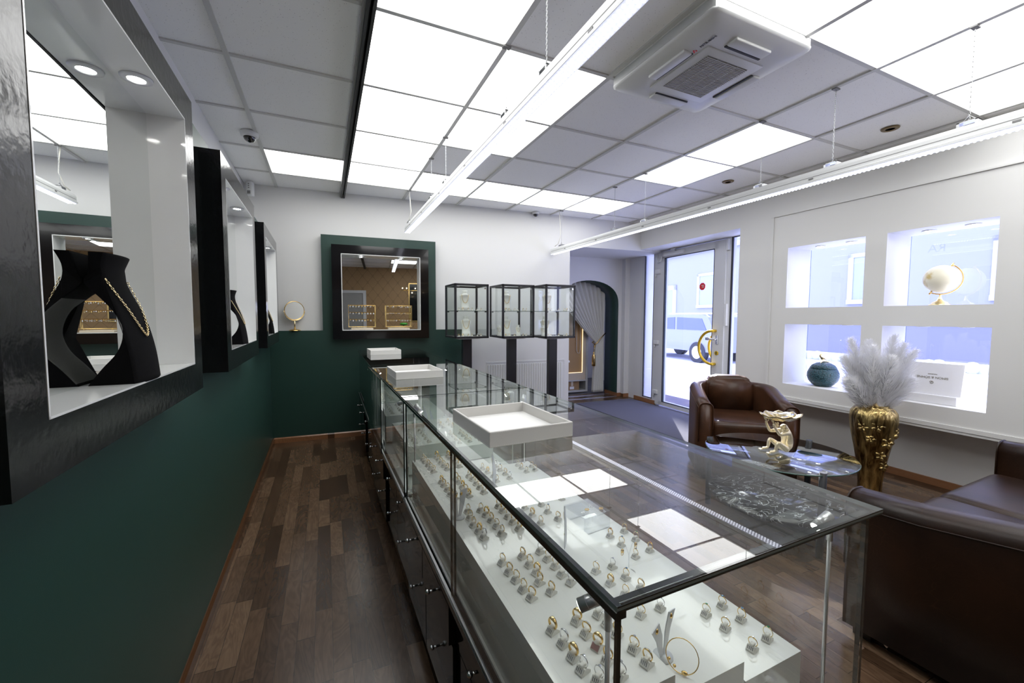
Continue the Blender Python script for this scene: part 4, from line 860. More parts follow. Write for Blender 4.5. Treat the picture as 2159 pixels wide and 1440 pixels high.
# rings of the middle and far counters
def ring_grid(x0, y0, nx, ny, dx, dy, z, kinds, place, sc=.95):
    for i in range(nx):
        for j in range(ny):
            kind = kinds[(i * 5 + j * 3) % len(kinds)]; wh = '%s in %s row, %s' % (ORD[j], ORD[i], place)
            put_ring(x0 + i * dx + random.uniform(-.003, .003), y0 + j * dy + random.uniform(-.003, .003), z, kind, radians(15) + random.uniform(-.15, .15), RM[kind][0] + ', ' + wh, 'white holder, ' + wh, place, sc)
ring_grid(.40, 2.06, 3, 5, .07, .055, Z(-.64), [2, 6, 2], 'near riser of middle counter')
ring_grid(.40, 2.38, 3, 2, .07, .06, Z(-.64), [6, 2], 'back of middle counter near riser')
ring_grid(.66, 2.16, 3, 4, .06, .06, Z(-.70), [0, 2, 1], 'window riser of middle counter')
ring_grid(.66, 2.50, 3, 3, .06, .06, Z(-.70), [0, 3], 'back of middle counter window riser')
ring_grid(.38, 2.68, 3, 5, .06, .06, Z(-.62), [2, 6], 'far riser of middle counter')
ring_grid(.40, 3.3, 3, 8, .065, .065, Z(-.66), [2, 0], 'long riser of farthest counter')
# acrylic bridge, earring trees, neck pieces in the nearest counter
ab = thing('acrylic_bridge', 'clear acrylic bridge stand on the lowest riser of the nearest counter', 'display stand', (.79, 1.13, Z(-.70)), .12)
MB().box(-.055, .055, -.055, .055, .052, .057).box(-.055, .055, -.055, -.050, 0, .052).box(-.055, .055, .050, .055, 0, .052).obj('bridge_sheet', 'acryl', ab)
for k in range(4):
    o = MB().tube([(.007 * cos(t), .005 * sin(t), .003) for t in [2 * pi * g / 10 for g in range(10)]], .0018, 5, closed=True).obj('earring', 'gold' if k % 2 else 'silver', None, (.755 + .024 * k, 1.10 + .012 * (k % 3), Z(-.70) + .0585))
    tag(o, ['silver earring at the left end', 'gold earring second from left', 'silver earring third from left', 'gold earring at the right end'][k] + ' on the acrylic bridge stand', 'earring', 'earrings on the acrylic bridge')
def earring_tree(x, y, z, label, m, h=.075, rz=0, flare=.03):
    s = thing('earring_tree', label, 'earring stand', (x, y, z), rz)
    MB().lathe([(.019, 0), (.019, .003), (0, .005)], 20).obj('base', 'frost' if m == 'frost' else 'acryl', s)
    b = MB()
    for sg in (-1, 1):
        if m == 'frost':
            pts = [(0, .004), (.004, .3 * h), (.006, .6 * h), (flare * .7, h)]; L = [(sg * a, zz) for a, zz in pts]; Rr = [(sg * (a + .010 + .006 * i), zz - .002 * i) for i, (a, zz) in enumerate(pts)]
            b.prism(L + list(reversed(Rr)), -.001, .001, 'y')
        else: b.tube([(0, 0, .004), (0, 0, h * .6), (sg * flare * .5, 0, h * .95), (sg * flare, 0, h * .92), (sg * flare * 1.15, 0, h * .75)], .0013, 6)
    b.obj('arms', m, s)
    for sg in (-1, 1):
        e = MB().sphere((0, 0, 0), .005, 8, 6, 0, (1, .8, 1.2)).tube([(.005 * cos(t), 0, -.006 + .006 * sin(t)) for t in [2 * pi * g / 8 for g in range(8)]], .001, 4, closed=True).obj('earring', 'gold', None, (x + sg * flare * cos(rz), y + sg * flare * sin(rz), z + h * .85), rz)
        tag(e, 'gold earring, %s arm of the %s' % ('left' if sg < 0 else 'right', label.split(' on ')[0].split(' in ')[0].split(' near ')[0].split(' with ')[0]), 'earring')
earring_tree(.362, 1.225 - .03, Z(-.62), 'frosted forked earring stand on the tallest riser near the staff glass', 'frost', .085, .5, .012)
earring_tree(.742, .86, Z(-.66) - .04 + .0, 'clear wire earring stand with amber earrings on the lowest riser', 'acryl', .085, .2, .028)
earring_tree(.585, .575, Z(-.66), 'frosted swallow tail earring stand near the open end of the riser', 'frost', .080, .35, .03)
# curved necklace wings
def wing(x, y, z, label, clab, sc=1.0, rz=.9):
    s = thing('necklace_wing', label, 'necklace display', (x, y, z), rz)
    pts = [(0, .13), (.012, .125), (.028, .095), (.05, .06), (.058, .03), (.055, 0), (.01, 0), (.014, .05)]
    MB().prism([(a * sc, b * sc) for a, b in pts], -.0012, .0012, 'y').obj('wing_sheet', 'frost', s)
    c = MB().tube([(sc * (.006 + .052 * t), .003 + .001 * sin(9 * t), sc * (.11 - .09 * t)) for t in [i / 12 for i in range(13)]], .0007, 5).sphere((sc * .058, .004, sc * .018), .0035, 8, 6).obj('pendant_chain', 'gold', None, (x, y, z), rz); tag(c, clab, 'necklace')
wing(.575, 1.455, Z(-.66), 'frosted curved necklace display at the far group of the middle riser', 'fine gold chain with pendant on the far curved display')
wing(.60, .965, Z(-.66), 'frosted curved necklace display beside the near end of the middle riser', 'fine gold chain with pendant on the near curved display')
wing(.50, 2.33, Z(-.64), 'frosted curved necklace display on the near riser of the middle counter', 'fine gold chain with pendant in the middle counter')
wing(.66, 2.86, DK + .001, 'frosted curved necklace display standing on the deck of the middle counter', 'fine gold chain with pendant near the far end of the middle counter')
br = MB().tube([(.0285 * cos(t), .008 * sin(t), .0285 + .0285 * sin(t)) for t in [2 * pi * g / 28 for g in range(28)]], .0009, 6, closed=True).sphere((.006, -.008, .004), .006, 8, 6, 0, (1, .6, .7)).sphere((-.012, -.006, .009), .0032, 8, 5).sphere((-.022, -.004, .018), .003, 8, 5).obj('bracelet', 'gold', None, (.592, .535, Z(-.66) + .0015), -.95)
tag(br, 'thin gold wire bracelet with charms at the near end of the middle riser', 'bracelet')
# trays on the counters
def tray(x0, x1, y0, y1, label, rz=0):
    s = thing('jewellery_tray', label, 'tray', ((x0 + x1) / 2, (y0 + y1) / 2, ZTOP), rz, 'white trays on the counter tops')
    w, d, h, t = (x1 - x0) / 2, (y1 - y0) / 2, .043, .007
    q = MB().bbox(-w, w, -d, -d + t, 0, h, .0015, seg=1, smooth=False).bbox(-w, w, d - t, d, 0, h, .0015, seg=1, smooth=False).bbox(-w, -w + t, -d + t * .6, d - t * .6, 0, h, .0015, seg=1, smooth=False).bbox(w - t, w, -d + t * .6, d - t * .6, 0, h, .0015, seg=1, smooth=False).box(-w + .003, w - .003, -d + .003, d - .003, .001, .007)
    q.obj('tray_box', 'tray', s)
    MB().box(-w + t, w - t, -d + t, d - t, .007, .011).obj('pad', 'traypad', s)
    st = MB()
    for zz in (.0035, h - .004):
        k = int(2 * w / .0062)
        for i in range(k): a = -w + .005 + i * .0062; st.box(a, a + .0038, -d - .0004, -d + .0002, zz, zz + .0008)
        k = int(2 * d / .0062)
        for i in range(k): a = -d + .005 + i * .0062; st.box(-w - .0004, -w + .0002, a, a + .0038, zz, zz + .0008)
    st.obj('stitching', 'traypad', s)
tray(.386, .652, 1.010, 1.325, 'white stitched leatherette tray on the nearest counter', .03)
tray(.345, .612, 2.318, 2.63, 'white tray on the middle counter', .02)
tray(.362, .632, 3.885, 4.17, 'white tray on the farthest counter by the back wall', .02)
# ================================================================== PEDESTAL CABINETS
def cab(x0, y0, w, label, ord_, necks, minis):
    z0, z1 = Z(-.228), Z(.342); h = z1 - z0
    s = thing('pedestal_showcase', label, 'display cabinet', (x0 + w / 2, y0 + w / 2, 0), 0, 'glass pedestal cabinets by the back wall')
    a = w / 2; t = .011
    MB().box(-.05, .05, -.028, .028, .012, z0 - .012).obj('post', 'blackmetal', s); MB().bbox(-.17, .17, -.15, .15, 0, .012, .003).obj('base_plate', 'blackmetal', s)
    MB().box(-.12, .12, -.10, .10, z0 - .012, z0).obj('mounting_plate', 'plasticw', s)
    f = MB()
    for zz in (z0, z1 - .022):
        f.bbox(-a, a, -a, -a + .022, zz, zz + .022, .004, seg=1, smooth=False).bbox(-a, a, a - .022, a, zz, zz + .022, .004, seg=1, smooth=False).bbox(-a, -a + .022, -a, a, zz, zz + .022, .004, seg=1, smooth=False).bbox(a - .022, a, -a, a, zz, zz + .022, .004, seg=1, smooth=False)
    for sx in (-1, 1):
        for sy in (-1, 1): cx, cy = sx * (a - .011), sy * (a - .011); f.bbox(cx - .011, cx + .011, cy - .011, cy + .011, z0, z1, .004, seg=1, smooth=False)
    f.obj('frame', 'blackmetal', s)
    MB().box(-a + .02, a - .02, -a + .02, a - .02, z0 + .006, z0 + .014).obj('floor_panel', 'whitegloss', s)
    MB().pane(-a + .005, a - .005, -a + .005, a - .005, z1 - .012, z1 - .006).obj('top_glass', ['glass', 'seal'], s)
    for (q0, q1, q2, q3) in ((-a + .02, a - .02, -a + .006, -a + .011), (-a + .02, a - .02, a - .011, a - .006), (-a + .006, -a + .011, -a + .02, a - .02), (a - .011, a - .006, -a + .02, a - .02)):
        MB().pane(q0, q1, q2, q3, z0 + .02, z1 - .02).obj('side_glass', ['glass', 'seal'], s)
    zs = z0 + h * .50
    sh = MB().pane(-a + .013, a - .013, -a + .013, a - .013, zs, zs + .005).obj('glass_shelf', ['glass', 'seal'], s)
    for sx in (-1, 1):
        for sy in (-1, 1): MB().box(sx * (a - .03) - .008, sx * (a - .03) + .008, sy * (a - .022) - .008, sy * (a - .022) + .008, zs - .012, zs).obj('shelf_clip', 'blackmetal', sh)
    MB().cyl((a - .045, -a + .004, z1 - .045), (a - .045, -a - .010, z1 - .045), .009, n=14).obj('lock', 'chrome', s)
    MB().box(-a + .025, -a + .055, -a + .002, -a + .006, z1 - .032, z1 - .024).obj('hinge', 'alu', s)
    cx, cy = x0 + a, y0 + a
    def nbust(dx, dy, z, sc, lab, clab):
        b = thing('necklace_bust', lab, 'necklace display', (cx + dx, cy + dy, z), radians(-8), 'white necklace busts in the pedestal cabinets')
        pr = [(.052, .0), (.046, .045), (.043, .09), (.050, .13), (.058, .16), (.046, .172), (.030, .18), (.026, .20), (.031, .222)]
        mb = MB(); n = 14; vs = []; k = len(pr)
        for (r, z_) in pr:
            for i in range(n):
                t = 2 * pi * i / n; dz = .4 if z_ < .17 else .7; vs.append((sc * r * cos(t), sc * (r * dz * sin(t) + (.02 if z_ > .12 else .04 * (z_ / .17) - .01)), sc * z_))
        mb.add(vs, [(j * n + i, j * n + (i + 1) % n, (j + 1) * n + (i + 1) % n, (j + 1) * n + i) for j in range(k - 1) for i in range(n)] + [tuple(reversed(range(n))), tuple((k - 1) * n + i for i in range(n))], 0, True)
        mb.obj('bust_form', 'bust', b)
        c = thing('gold_necklace', clab, 'necklace', (cx + dx, cy + dy, z), radians(-8), 'necklaces on the white busts')
        ch = MB(); pts = []
        for i in range(31):
            t = -1 + 2 * i / 30; zz = .085 + .092 * abs(t) ** 2.2; xx = t * .047 * (1 - .18 * t * t)
            r = .0475 if zz < .14 else .05; yy = -r * .4 * sqrt(max(0, 1 - (xx / (r + .004)) ** 2)) + (.04 * (zz / .17) - .01 if zz < .12 else .016) - .006
            pts.append((sc * xx, sc * yy, sc * zz))
        for i in range(30): p, q = Vector(pts[i]), Vector(pts[i + 1]); ch.cyl(p, p + (q - p) * .8, .0026 * sc, n=6)
        ch.obj('links', 'gold', c)
    for i, (dx, z, lab, cl_) in enumerate(necks): nbust(dx, .02, z, 1.0 if z > 0 else 1, lab, cl_)
    for (dx, dy, lab, cl_) in minis: nbust(dx, dy, z0 + .0145, .55, lab, cl_)
    for lvl, (z, nm) in enumerate(((zs + .0052, 'shelf'), (z0 + .0142, 'bottom'))):
        for k in range(6):
            dx = -a + .06 + k * (w - .12) / 5; dy = -a + .055 + (k % 2) * .03
            kind = [0, 3, 1, 0, 2, 1][(k + ord_) % 6]; wh = '%s from left, %s of %s pedestal cabinet' % (ORD[k], nm, ('left', 'middle', 'right')[ord_])
            put_ring(cx + dx, cy + dy, z, kind, radians(-60) + random.uniform(-.4, .4), RM[kind][0] + ', ' + wh, 'white holder, ' + wh, 'in the %s pedestal cabinet' % ('left', 'middle', 'right')[ord_], 1.0)
zc = Z(-.228)
cab(1.212, 4.10, .375, 'glass pedestal cabinet, leftmost of the three by the back wall', 0, [(.0, zc + .0145, 'white bust on the bottom of the left pedestal cabinet', 'thick gold necklace on the lower bust of the left cabinet'), (-.01, zc + .291, 'white bust on the shelf of the left pedestal cabinet', 'thick gold necklace on the upper bust of the left cabinet')], [])
cab(1.692, 3.98, .378, 'glass pedestal cabinet, middle one of the three by the back wall', 1, [(-.05, zc + .0145, 'tall white bust on the bottom of the middle pedestal cabinet', 'gold necklace on the tall lower bust of the middle cabinet'), (-.05, zc + .291, 'white bust on the shelf of the middle pedestal cabinet', 'gold necklace on the upper bust of the middle cabinet')], [(.07, -.03, 'small white bust at the right of the middle cabinet bottom', 'gold necklace on the small right bust of the middle cabinet'), (-.145, .0, 'small white bust at the left of the middle cabinet bottom', 'gold necklace on the small left bust of the middle cabinet')])
cab(2.108, 3.80, .368, 'glass pedestal cabinet, rightmost of the three beside the arch', 2, [(-.07, zc + .0145, 'white bust on the bottom of the right pedestal cabinet', 'fine necklace on the lower bust of the right cabinet'), (-.05, zc + .291, 'white bust on the shelf of the right pedestal cabinet', 'fine necklace on the upper bust of the right cabinet')], [(-.14, -.06, 'small white earring bust in the left corner of the right cabinet', 'tiny necklace on the small bust of the right cabinet')])
# radiator
rd = thing('radiator', 'white ribbed panel radiator under the pedestal cabinets on the back wall', 'radiator', (1.80, 4.745, .10), -.057)
q = MB().box(0, 1.08, 0, .008, 0, .64).box(0, 1.08, .05, .058, 0, .64)
for i in range(32): x = .02 + i * .0325; q.prism([(x, 0), (x + .006, -.009), (x + .016, -.009), (x + .022, 0)], .04, .60, 'z')
q.obj('ribbed_panel', 'plasticw', rd)
MB().box(-.003, 1.083, -.004, .062, .625, .642).box(-.004, .0, -.002, .06, 0, .64).box(1.08, 1.084, -.002, .06, 0, .64).obj('cover', 'plasticw', rd)
MB().box(.2, .24, .058, .12, .1, .5).box(.85, .89, .058, .12, .1, .5).obj('wall_bracket', 'plasticw', rd)
MB().cyl((1.084, .03, .60), (1.11, .03, .60), .012).cyl((1.11, .03, .60), (1.175, .03, .60), .019, .017, n=16).obj('thermostat_valve', 'plasticw', rd)
# ================================================================== ARCH CURTAIN AND BACK ROOM
def curtain():
    s = thing('curtain', 'white pleated curtain tied back at the right side of the arch', 'curtain', (0, 5.668 + .33, 0), -.057)
    mb = MB(); nu, nv = 72, 40; vs = []
    xr = 4.33
    for j in range(nv + 1):
        v = j / nv; z = .03 + v * (Z(.60) - .03)
        zt_ = Z(-.42)
        if z > zt_:
            f = (z - zt_) / (Z(.55) - zt_); xl = xr - .17 - (1.05 - .17) * min(1, f) ** .85; wd = 1
            xrr = xr - .02 * (1 - f)
        else:
            f = (zt_ - z) / zt_; xl = xr - .17 - .06 * f ** .7 * 1.0; xrr = xr - .02
        for i in range(nu + 1):
            u = i / nu; x = xl + (xrr - xl) * u
            # clip by the arch curve
            ztop = Z(.20) + .375 * max(0, 1 - ((x - 3.83) / .53) ** 2) ** .4 if abs(x - 3.83) < .53 else Z(.20)
            zz = min(z, ztop)
            amp = .018 + .012 * min(1, abs(z - zt_) / .5)
            vs.append((x, amp * sin(u * 2 * pi * 11) - .01, zz))
    mb.add(vs, [(j * (nu + 1) + i, j * (nu + 1) + i + 1, (j + 1) * (nu + 1) + i + 1, (j + 1) * (nu + 1) + i) for j in range(nv) for i in range(nu)], 0, True)
    o = mb.obj('drape', 'cloth', s)
    md = o.modifiers.new('thick', 'SOLIDIFY'); md.thickness = .004
    t = thing('curtain_tieback', 'gold rope tieback with tassel around the white curtain', 'tieback', (0, 5.668 + .33, 0), -.057)
    MB().tube([(4.345, -.03, Z(-.27)), (4.25, -.05, Z(-.34)), (4.17, -.052, Z(-.43)), (4.13, -.05, Z(-.46)), (4.12, .03, Z(-.43)), (4.25, .05, Z(-.36)), (4.345, .04, Z(-.28))], .009, 8).obj('rope', 'gold', t)
    MB().tube([(4.13, -.05, Z(-.46)), (4.11, -.055, Z(-.52)), (4.10, -.055, Z(-.60))], .006, 6).lathe([(.0, .075), (.012, .07), (.014, .05), (.009, .04), (.026, .02), (.028, 0), (.030, -.02), (.032, -.16), (0, -.162)], 14, 0, (4.10, -.055, Z(-.66))).sphere((4.115, -.055, Z(-.49)), .018, 10, 8).obj('tassel', 'gold', t)
curtain()
bc = thing('light_box_cabinet', 'grey cabinet with beech panel and warm lit edge behind the arch', 'cabinet', (0, 5.668 + .46, 0), -.057)
MB().box(3.02, 4.0, .02, .035, .36, 2.3).obj('beech_panel', 'beech', bc)
MB().box(4.065, 4.105, -.01, .40, .02, 2.4).box(2.98, 3.02, -.01, .40, .02, 2.4).box(3.02, 4.065, -.01, .40, .205, .225).box(3.02, 4.065, -.01, .40, .02, .05).box(3.02, 4.065, .36, .40, .05, 2.4).obj('carcass', 'greylam', bc)
MB().box(3.02, 4.065, 0, .035, .225, .345).box(4.01, 4.065, 0, .035, .345, 2.3).obj('inner_frame', 'palewood', bc)
MB().box(4.0, 4.008, .004, .018, .36, 2.3).box(3.02, 4.0, .004, .018, .348, .356).obj('light_strip', 'warmled', bc)
MB().tube([(3.88, .0, 2.2), (3.885, -.0, .74), (3.90, -.0, .69), (3.94, -.0, .68), (3.955, -.0, .75), (3.95, -.0, 2.2)], .004, 6).obj('blind_cord', 'cord', bc)
R = Matrix.Translation((0, 5.668 + .46, 0)) @ Matrix.Rotation(-.057, 4, 'Z')
for k, (x, w, h) in enumerate(((3.42, .22, .11), (3.70, .26, .15))):
    p = R @ Vector((x, .03, .051)); b = thing('cardboard_box', ['small cardboard box on the low shelf behind the arch', 'larger cardboard box on the low shelf behind the arch'][k], 'box', p, -.057, None)
    MB().box(0, w, 0, .22, 0, h).obj('carton', 'cardboard', b); MB().box(w * .4, w * .55, -.001, .2, h * .45, h + .001).obj('packing_tape', 'palewood', b); MB().box(w * .3, w * .62, -.0015, 0, h * .1, h * .4).obj('shipping_label', 'card', b)
# ================================================================== LEATHER SEATS
def tub(s, w, d, hf, hb, thick, m, r_corner, flare=0.0):
    # U shaped shell: local -y is the front
    a = w / 2 - thick / 2; pts = []
    n = 10
    pts.append((a, -d / 2)); pts.append((a, -d / 4)); pts.append((a, d / 2 - thick / 2 - r_corner))
    for i in range(1, n + 1): t = pi / 2 * i / n; pts.append((a - r_corner + r_corner * cos(t), d / 2 - thick / 2 - r_corner + r_corner * sin(t)))
    pts.append((0, d / 2 - thick / 2)); pts = pts + [(-x, y) for x, y in reversed(pts[:-1])]
    L = [0]
    for p, q in zip(pts[:-1], pts[1:]): L.append(L[-1] + sqrt((p[0] - q[0]) ** 2 + (p[1] - q[1]) ** 2))
    mb = MB(); T = L[-1]; vs = []; sec = []
    for i, (p, l) in enumerate(zip(pts, L)):
        q0, q1 = pts[max(i - 1, 0)], pts[min(i + 1, len(pts) - 1)]; tx, ty = q1[0] - q0[0], q1[1] - q0[1]; ll = sqrt(tx * tx + ty * ty); nx, ny = ty / ll, -tx / ll
        f = min(l, T - l) / (T / 2); f2 = min(1, f * 1.55); h = hf + (hb - hf) * (f2 * f2 * (3 - 2 * f2))
        th = thick / 2; rr = th * .8
        prof = [(th, 0.05), (th + flare * .3, h * .5), (th + flare, h - rr)] + [(th - rr + flare + rr * cos(g), h - rr + rr * sin(g)) for g in [pi / 2 * e / 4 for e in range(1, 5)]] + [(-th + rr + rr * cos(g), h - rr + rr * sin(g)) for g in [pi / 2 + pi / 2 * e / 4 for e in range(0, 5)]] + [(-th, h * .5), (-th, .05)]
        for (o_, z) in prof: vs.append((p[0] + nx * o_, p[1] + ny * o_, z))
        K = len(prof)
    m_ = len(pts)
    fs = [(i * K + j, i * K + (j + 1) % K, (i + 1) * K + (j + 1) % K, (i + 1) * K + j) for i in range(m_ - 1) for j in range(K)]
    fs += [tuple(reversed(range(K))), tuple(range((m_ - 1) * K, m_ * K))]
    mb.add(vs, fs, 0, True); o = mb.obj('shell', m, s)
    sm = MB(); 
    for side in (0, m_ - 1):
        base = side * K
        idx = list(range(1, K - 1)); sm.tube([Vector(vs[base + j]) + Vector((0, -.002, 0)) for j in idx], .0045, 6)
    sm.tube([Vector(vs[i * K + 2]) * 1.0 + Vector((0, 0, 0)) for i in range(m_)], .003, 5)
    sm.obj('piping', m, s)
    return o
def armchair():
    s = thing('armchair', 'dark brown leather tub armchair between the entrance door and the glass table', 'armchair', (3.19, 2.40, 0), atan2_(-.63, .777))
    w, d = .70, .74
    tub(s, w, d, .625, .715, .105, 'leather', .25)
    MB().bbox(-.245, .245, -.34, .24, .30, .475, .045, seg=4).obj('seat_cushion', 'leather', s)
    MB().box(-.27, .27, -.35, .25, .06, .31).obj('seat_base', 'leather', s)
    b = MB(); 
    # back cushion with rounded top, leaning
    pts = [(-.19, .40), (-.20, .68), (-.18, .735), (-.12, .765), (.12, .765), (.18, .735), (.20, .68), (.19, .40)]
    for (y0, y1, k) in ((.16, .30, 1),):
        bm = bmesh.new(); vs = [bm.verts.new((x, y0 + .05 * (z - .4), z)) for x, z in pts] ; vt = [bm.verts.new((x, y1 + .08 * (z - .4), z + .012)) for x, z in pts]
        n = len(pts)
        for i in range(n): bm.faces.new((vs[i], vs[(i + 1) % n], vt[(i + 1) % n], vt[i]))
        bm.faces.new(vs); bm.faces.new(vt); bmesh.ops.recalc_face_normals(bm, faces=bm.faces); bmesh.ops.bevel(bm, geom=bm.edges[:], offset=.025, segments=3, affect='EDGES')
        bm.verts.index_update(); b.add([v.co for v in bm.verts], [[v.index for v in f.verts] for f in bm.faces], 0, True); bm.free()
    b.obj('back_cushion', 'leather', s)
    for x in (-.30, .26):
        for y in (-.33, .20): MB().box(x, x + .04, y, y + .04, 0, .055).obj('foot', 'darkwood', s)
def atan2_(dy, dx): return math.atan2(dy, dx)
armchair()
def sofa():
    # faces +y: turned by 180 degrees, slight turn
    s = thing('leather_sofa', 'brown leather sofa in the lower right corner, turned away from the camera', 'sofa', (2.76, .50, 0), pi + .02)
    w, d = 1.66, .88
    tub(s, w, d, .60, .70, .135, 'leather2', .16, .012)
    MB().bbox(-.685, -.003, -.46, .32, .27, .435, .05, seg=4).obj('seat_cushion', 'leather2', s)
    MB().bbox(.003, .685, -.46, .32, .27, .435, .05, seg=4).obj('seat_cushion', 'leather2', s)
    MB().box(-.69, .69, -.42, .30, .06, .29).obj('seat_base', 'leather2', s)
    MB().bbox(-.66, -.01, .20, .34, .40, .68, .05, seg=4).obj('back_cushion', 'leather2', s); MB().bbox(.01, .66, .20, .34, .40, .68, .05, seg=4).obj('back_cushion', 'leather2', s)
    for x in (-.79, .73):
        for y in (-.42, .33): MB().box(x, x + .06, y, y + .06, 0, .055).obj('foot', 'darkwood', s)
    # seam on the outer side panel
    MB().tube([(w / 2 + .006, -.16, .58), (w / 2 + .004, -.10, .45), (w / 2 + .001, .0, .28), (w / 2 - .0, .14, .10)], .0025, 5).obj('side_seam', 'leather2', s)
sofa()
# ================================================================== TABLE, VASE, FIGURE
TX, TY, TZ = 2.58, 1.64, Z(-.84)
tb_ = thing('coffee_table', 'round glass coffee table with black marble lower shelf', 'coffee table', (TX, TY, 0))
MB().lathe([(0, TZ - .008), (.405, TZ - .008)], 64).lathe([(0, TZ), (.405, TZ)], 64).lathe([(.405, TZ - .008), (.41, TZ - .004), (.405, TZ)], 64, 1).obj('glass_top', ['smoke', 'seal'], tb_)
MB().lathe([(0, .155), (.375, .155), (.38, .165), (.38, .175), (0, .175)], 64).obj('marble_shelf', 'marble', tb_)
for a in (115, 5, 245):
    x, y = .395 * cos(radians(a)), .395 * sin(radians(a))
    MB().cyl((x, y, 0), (x, y, TZ + .012), .018, n=16).obj('table_leg', 'rubber', tb_)
vs_ = thing('gold_vase', 'tall hammered gold floor vase with flower relief by the window wall', 'vase', (3.70, 1.65, 0))
K_ = .80
prof = [(0, .0), (.085, 0), (.088, .01), (.090, .08), (.105, .20), (.130, .32), (.155, .42), (.172, .50), (.178, .56), (.170, .605), (.145, .635), (.108, .648), (.112, .655), (.108, .66), (.100, .655), (.10, .60), (0, .58)]
MB().lathe([(r * K_, z) for r, z in prof], 48).obj('vase_body', 'vase', vs_)
fl = MB()
for (a, z, r) in ((215, .52, .045), (250, .40, .05), (235, .30, .04), (262, .22, .045), (200, .42, .03), (285, .47, .045), (180, .5, .04)):
    rr = .80 * (.166 if z > .45 else (.103 + (z - .2) * .25)); c = Vector((rr * cos(radians(a)), rr * sin(radians(a)), z)); nrm = Vector((cos(radians(a)), sin(radians(a)), 0)); u = Vector((-nrm.y, nrm.x, 0)); v = Vector((0, 0, 1))
    for k in range(5):
        t = k * 2 * pi / 5; dd = u * cos(t) + v * sin(t); fl.tube([c + dd * .1 * r - nrm * .001, c + dd * .55 * r - nrm * .004, c + dd * r + nrm * -.010], .006, 6, radii=[.005, .0155, .010])
    fl.sphere(c + nrm * .002, .007, 8, 6)
fl.obj('flower_relief', 'vase', vs_)
def plume(i, ang, tilt, ln, bend):
    base = Vector((3.70, 1.65, .60)) + Vector((.045 * cos(ang), .045 * sin(ang), 0)); pts = []; n = 14
    for k in range(n + 1):
        t = k / n; out = tilt * t + bend * t * t
        pts.append(Vector((out * cos(ang), out * sin(ang), ln * t * (1 - .10 * t * tilt * 2))))
    lab = 'white fluffy feather plume in the gold vase, ' + PL[i]
    s = tag(MB().tube(pts, .0015, 5, radii=[.002 * (1 - .6 * k / n) for k in range(n + 1)]).obj('feather_plume', 'feather', None, base), lab, 'feather', 'feather plumes in the gold vase')
    mb = MB(); rnd = random.Random(i); vs = []; fs = []
    for k in range(1900):
        t = .10 + .90 * rnd.random() ** .9; f = t * n; j = min(int(f), n - 1); p = pts[j].lerp(pts[j + 1], f - j); d = (pts[j + 1] - pts[j]).normalized()
        a = rnd.random() * 2 * pi; o = d.orthogonal().normalized(); o = (o * cos(a) + d.cross(o) * sin(a)); L = (.092 * sin(pi * min(1, t * .85 + .12)) ** .7 + .012) * rnd.uniform(.6, 1.15)
        q1 = p + o * L * .5 + d * L * .35; q2 = p + o * L * .80 + d * L * 1.0 + Vector((0, 0, -.022 * rnd.random()))
        sd = d.cross(o) * .0011; b = len(vs); vs += [p - sd, p + sd, q1 + sd, q1 - sd, q2]; fs += [(b, b + 1, b + 2, b + 3), (b + 3, b + 2, b + 4)]
    mb.add(vs, fs, 0, True); o = mb.obj('feather_barb', 'feather', s); o['kind'] = 'stuff'
PL = ['leaning farthest left', 'low on the left', 'tall left one', 'left of centre', 'centre front', 'centre back', 'tall right one', 'leaning right', 'leaning farthest right', 'low on the right']
for i, (a, t, l, b) in enumerate(((140, .12, .42, .04), (165, .15, .26, .05), (125, .07, .55, .04), (190, .03, .50, .02), (250, .04, .43, .03), (60, .02, .53, .02), (-20, .05, .57, .04), (-35, .08, .52, .05), (-50, .11, .48, .06), (-60, .11, .28, .04))): plume(i, radians(a), t, l, b)
# golden monkey figure holding a shell tray on its head
def skin(name, chains, m, parent, loc=(0, 0, 0), lvl=2, rootidx=0):
    me = bpy.data.meshes.new(name); vs = []; es = []; rs = []; idx = {}
    for ch in chains:
        prev = None
        for (key, p, r) in ch:
            if key not in idx: idx[key] = len(vs); vs.append(p); rs.append(r)
            if prev is not None: es.append((prev, idx[key]))
            prev = idx[key]
    me.from_pydata(vs, es, []); o = bpy.data.objects.new(name, me); COL.objects.link(o)
    md = o.modifiers.new('skin', 'SKIN'); md.use_smooth_shade = True
    lay = me.skin_vertices[0] if me.skin_vertices else None
    if lay is None:
        bm = bmesh.new(); bm.from_mesh(me); bm.verts.layers.skin.verify(); bm.to_mesh(me); bm.free(); lay = me.skin_vertices[0]
    for i, r in enumerate(rs):
        lay.data[i].radius = (r, r) if not isinstance(r, tuple) else r; lay.data[i].use_root = (i == rootidx)
    sd = o.modifiers.new('sub', 'SUBSURF'); sd.levels = lvl; sd.render_levels = lvl
    bpy.context.view_layer.update()
    me2 = bpy.data.meshes.new_from_object(o.evaluated_get(bpy.context.evaluated_depsgraph_get())); bpy.data.objects.remove(o)
    me2.materials.clear(); me2.materials.append(M[m]); me2.polygons.foreach_set('use_smooth', [True] * len(me2.polygons))
    q = bpy.data.objects.new(name, me2); COL.objects.link(q); q.location = loc
    if parent is not None: q.parent = parent
    return q
MS = 1.22
mk = thing('monkey_figurine', 'golden seated monkey figurine holding a shell dish on its head', 'figurine', (2.60, 1.60, TZ + .001), radians(156)); mk.scale = (MS,) * 3
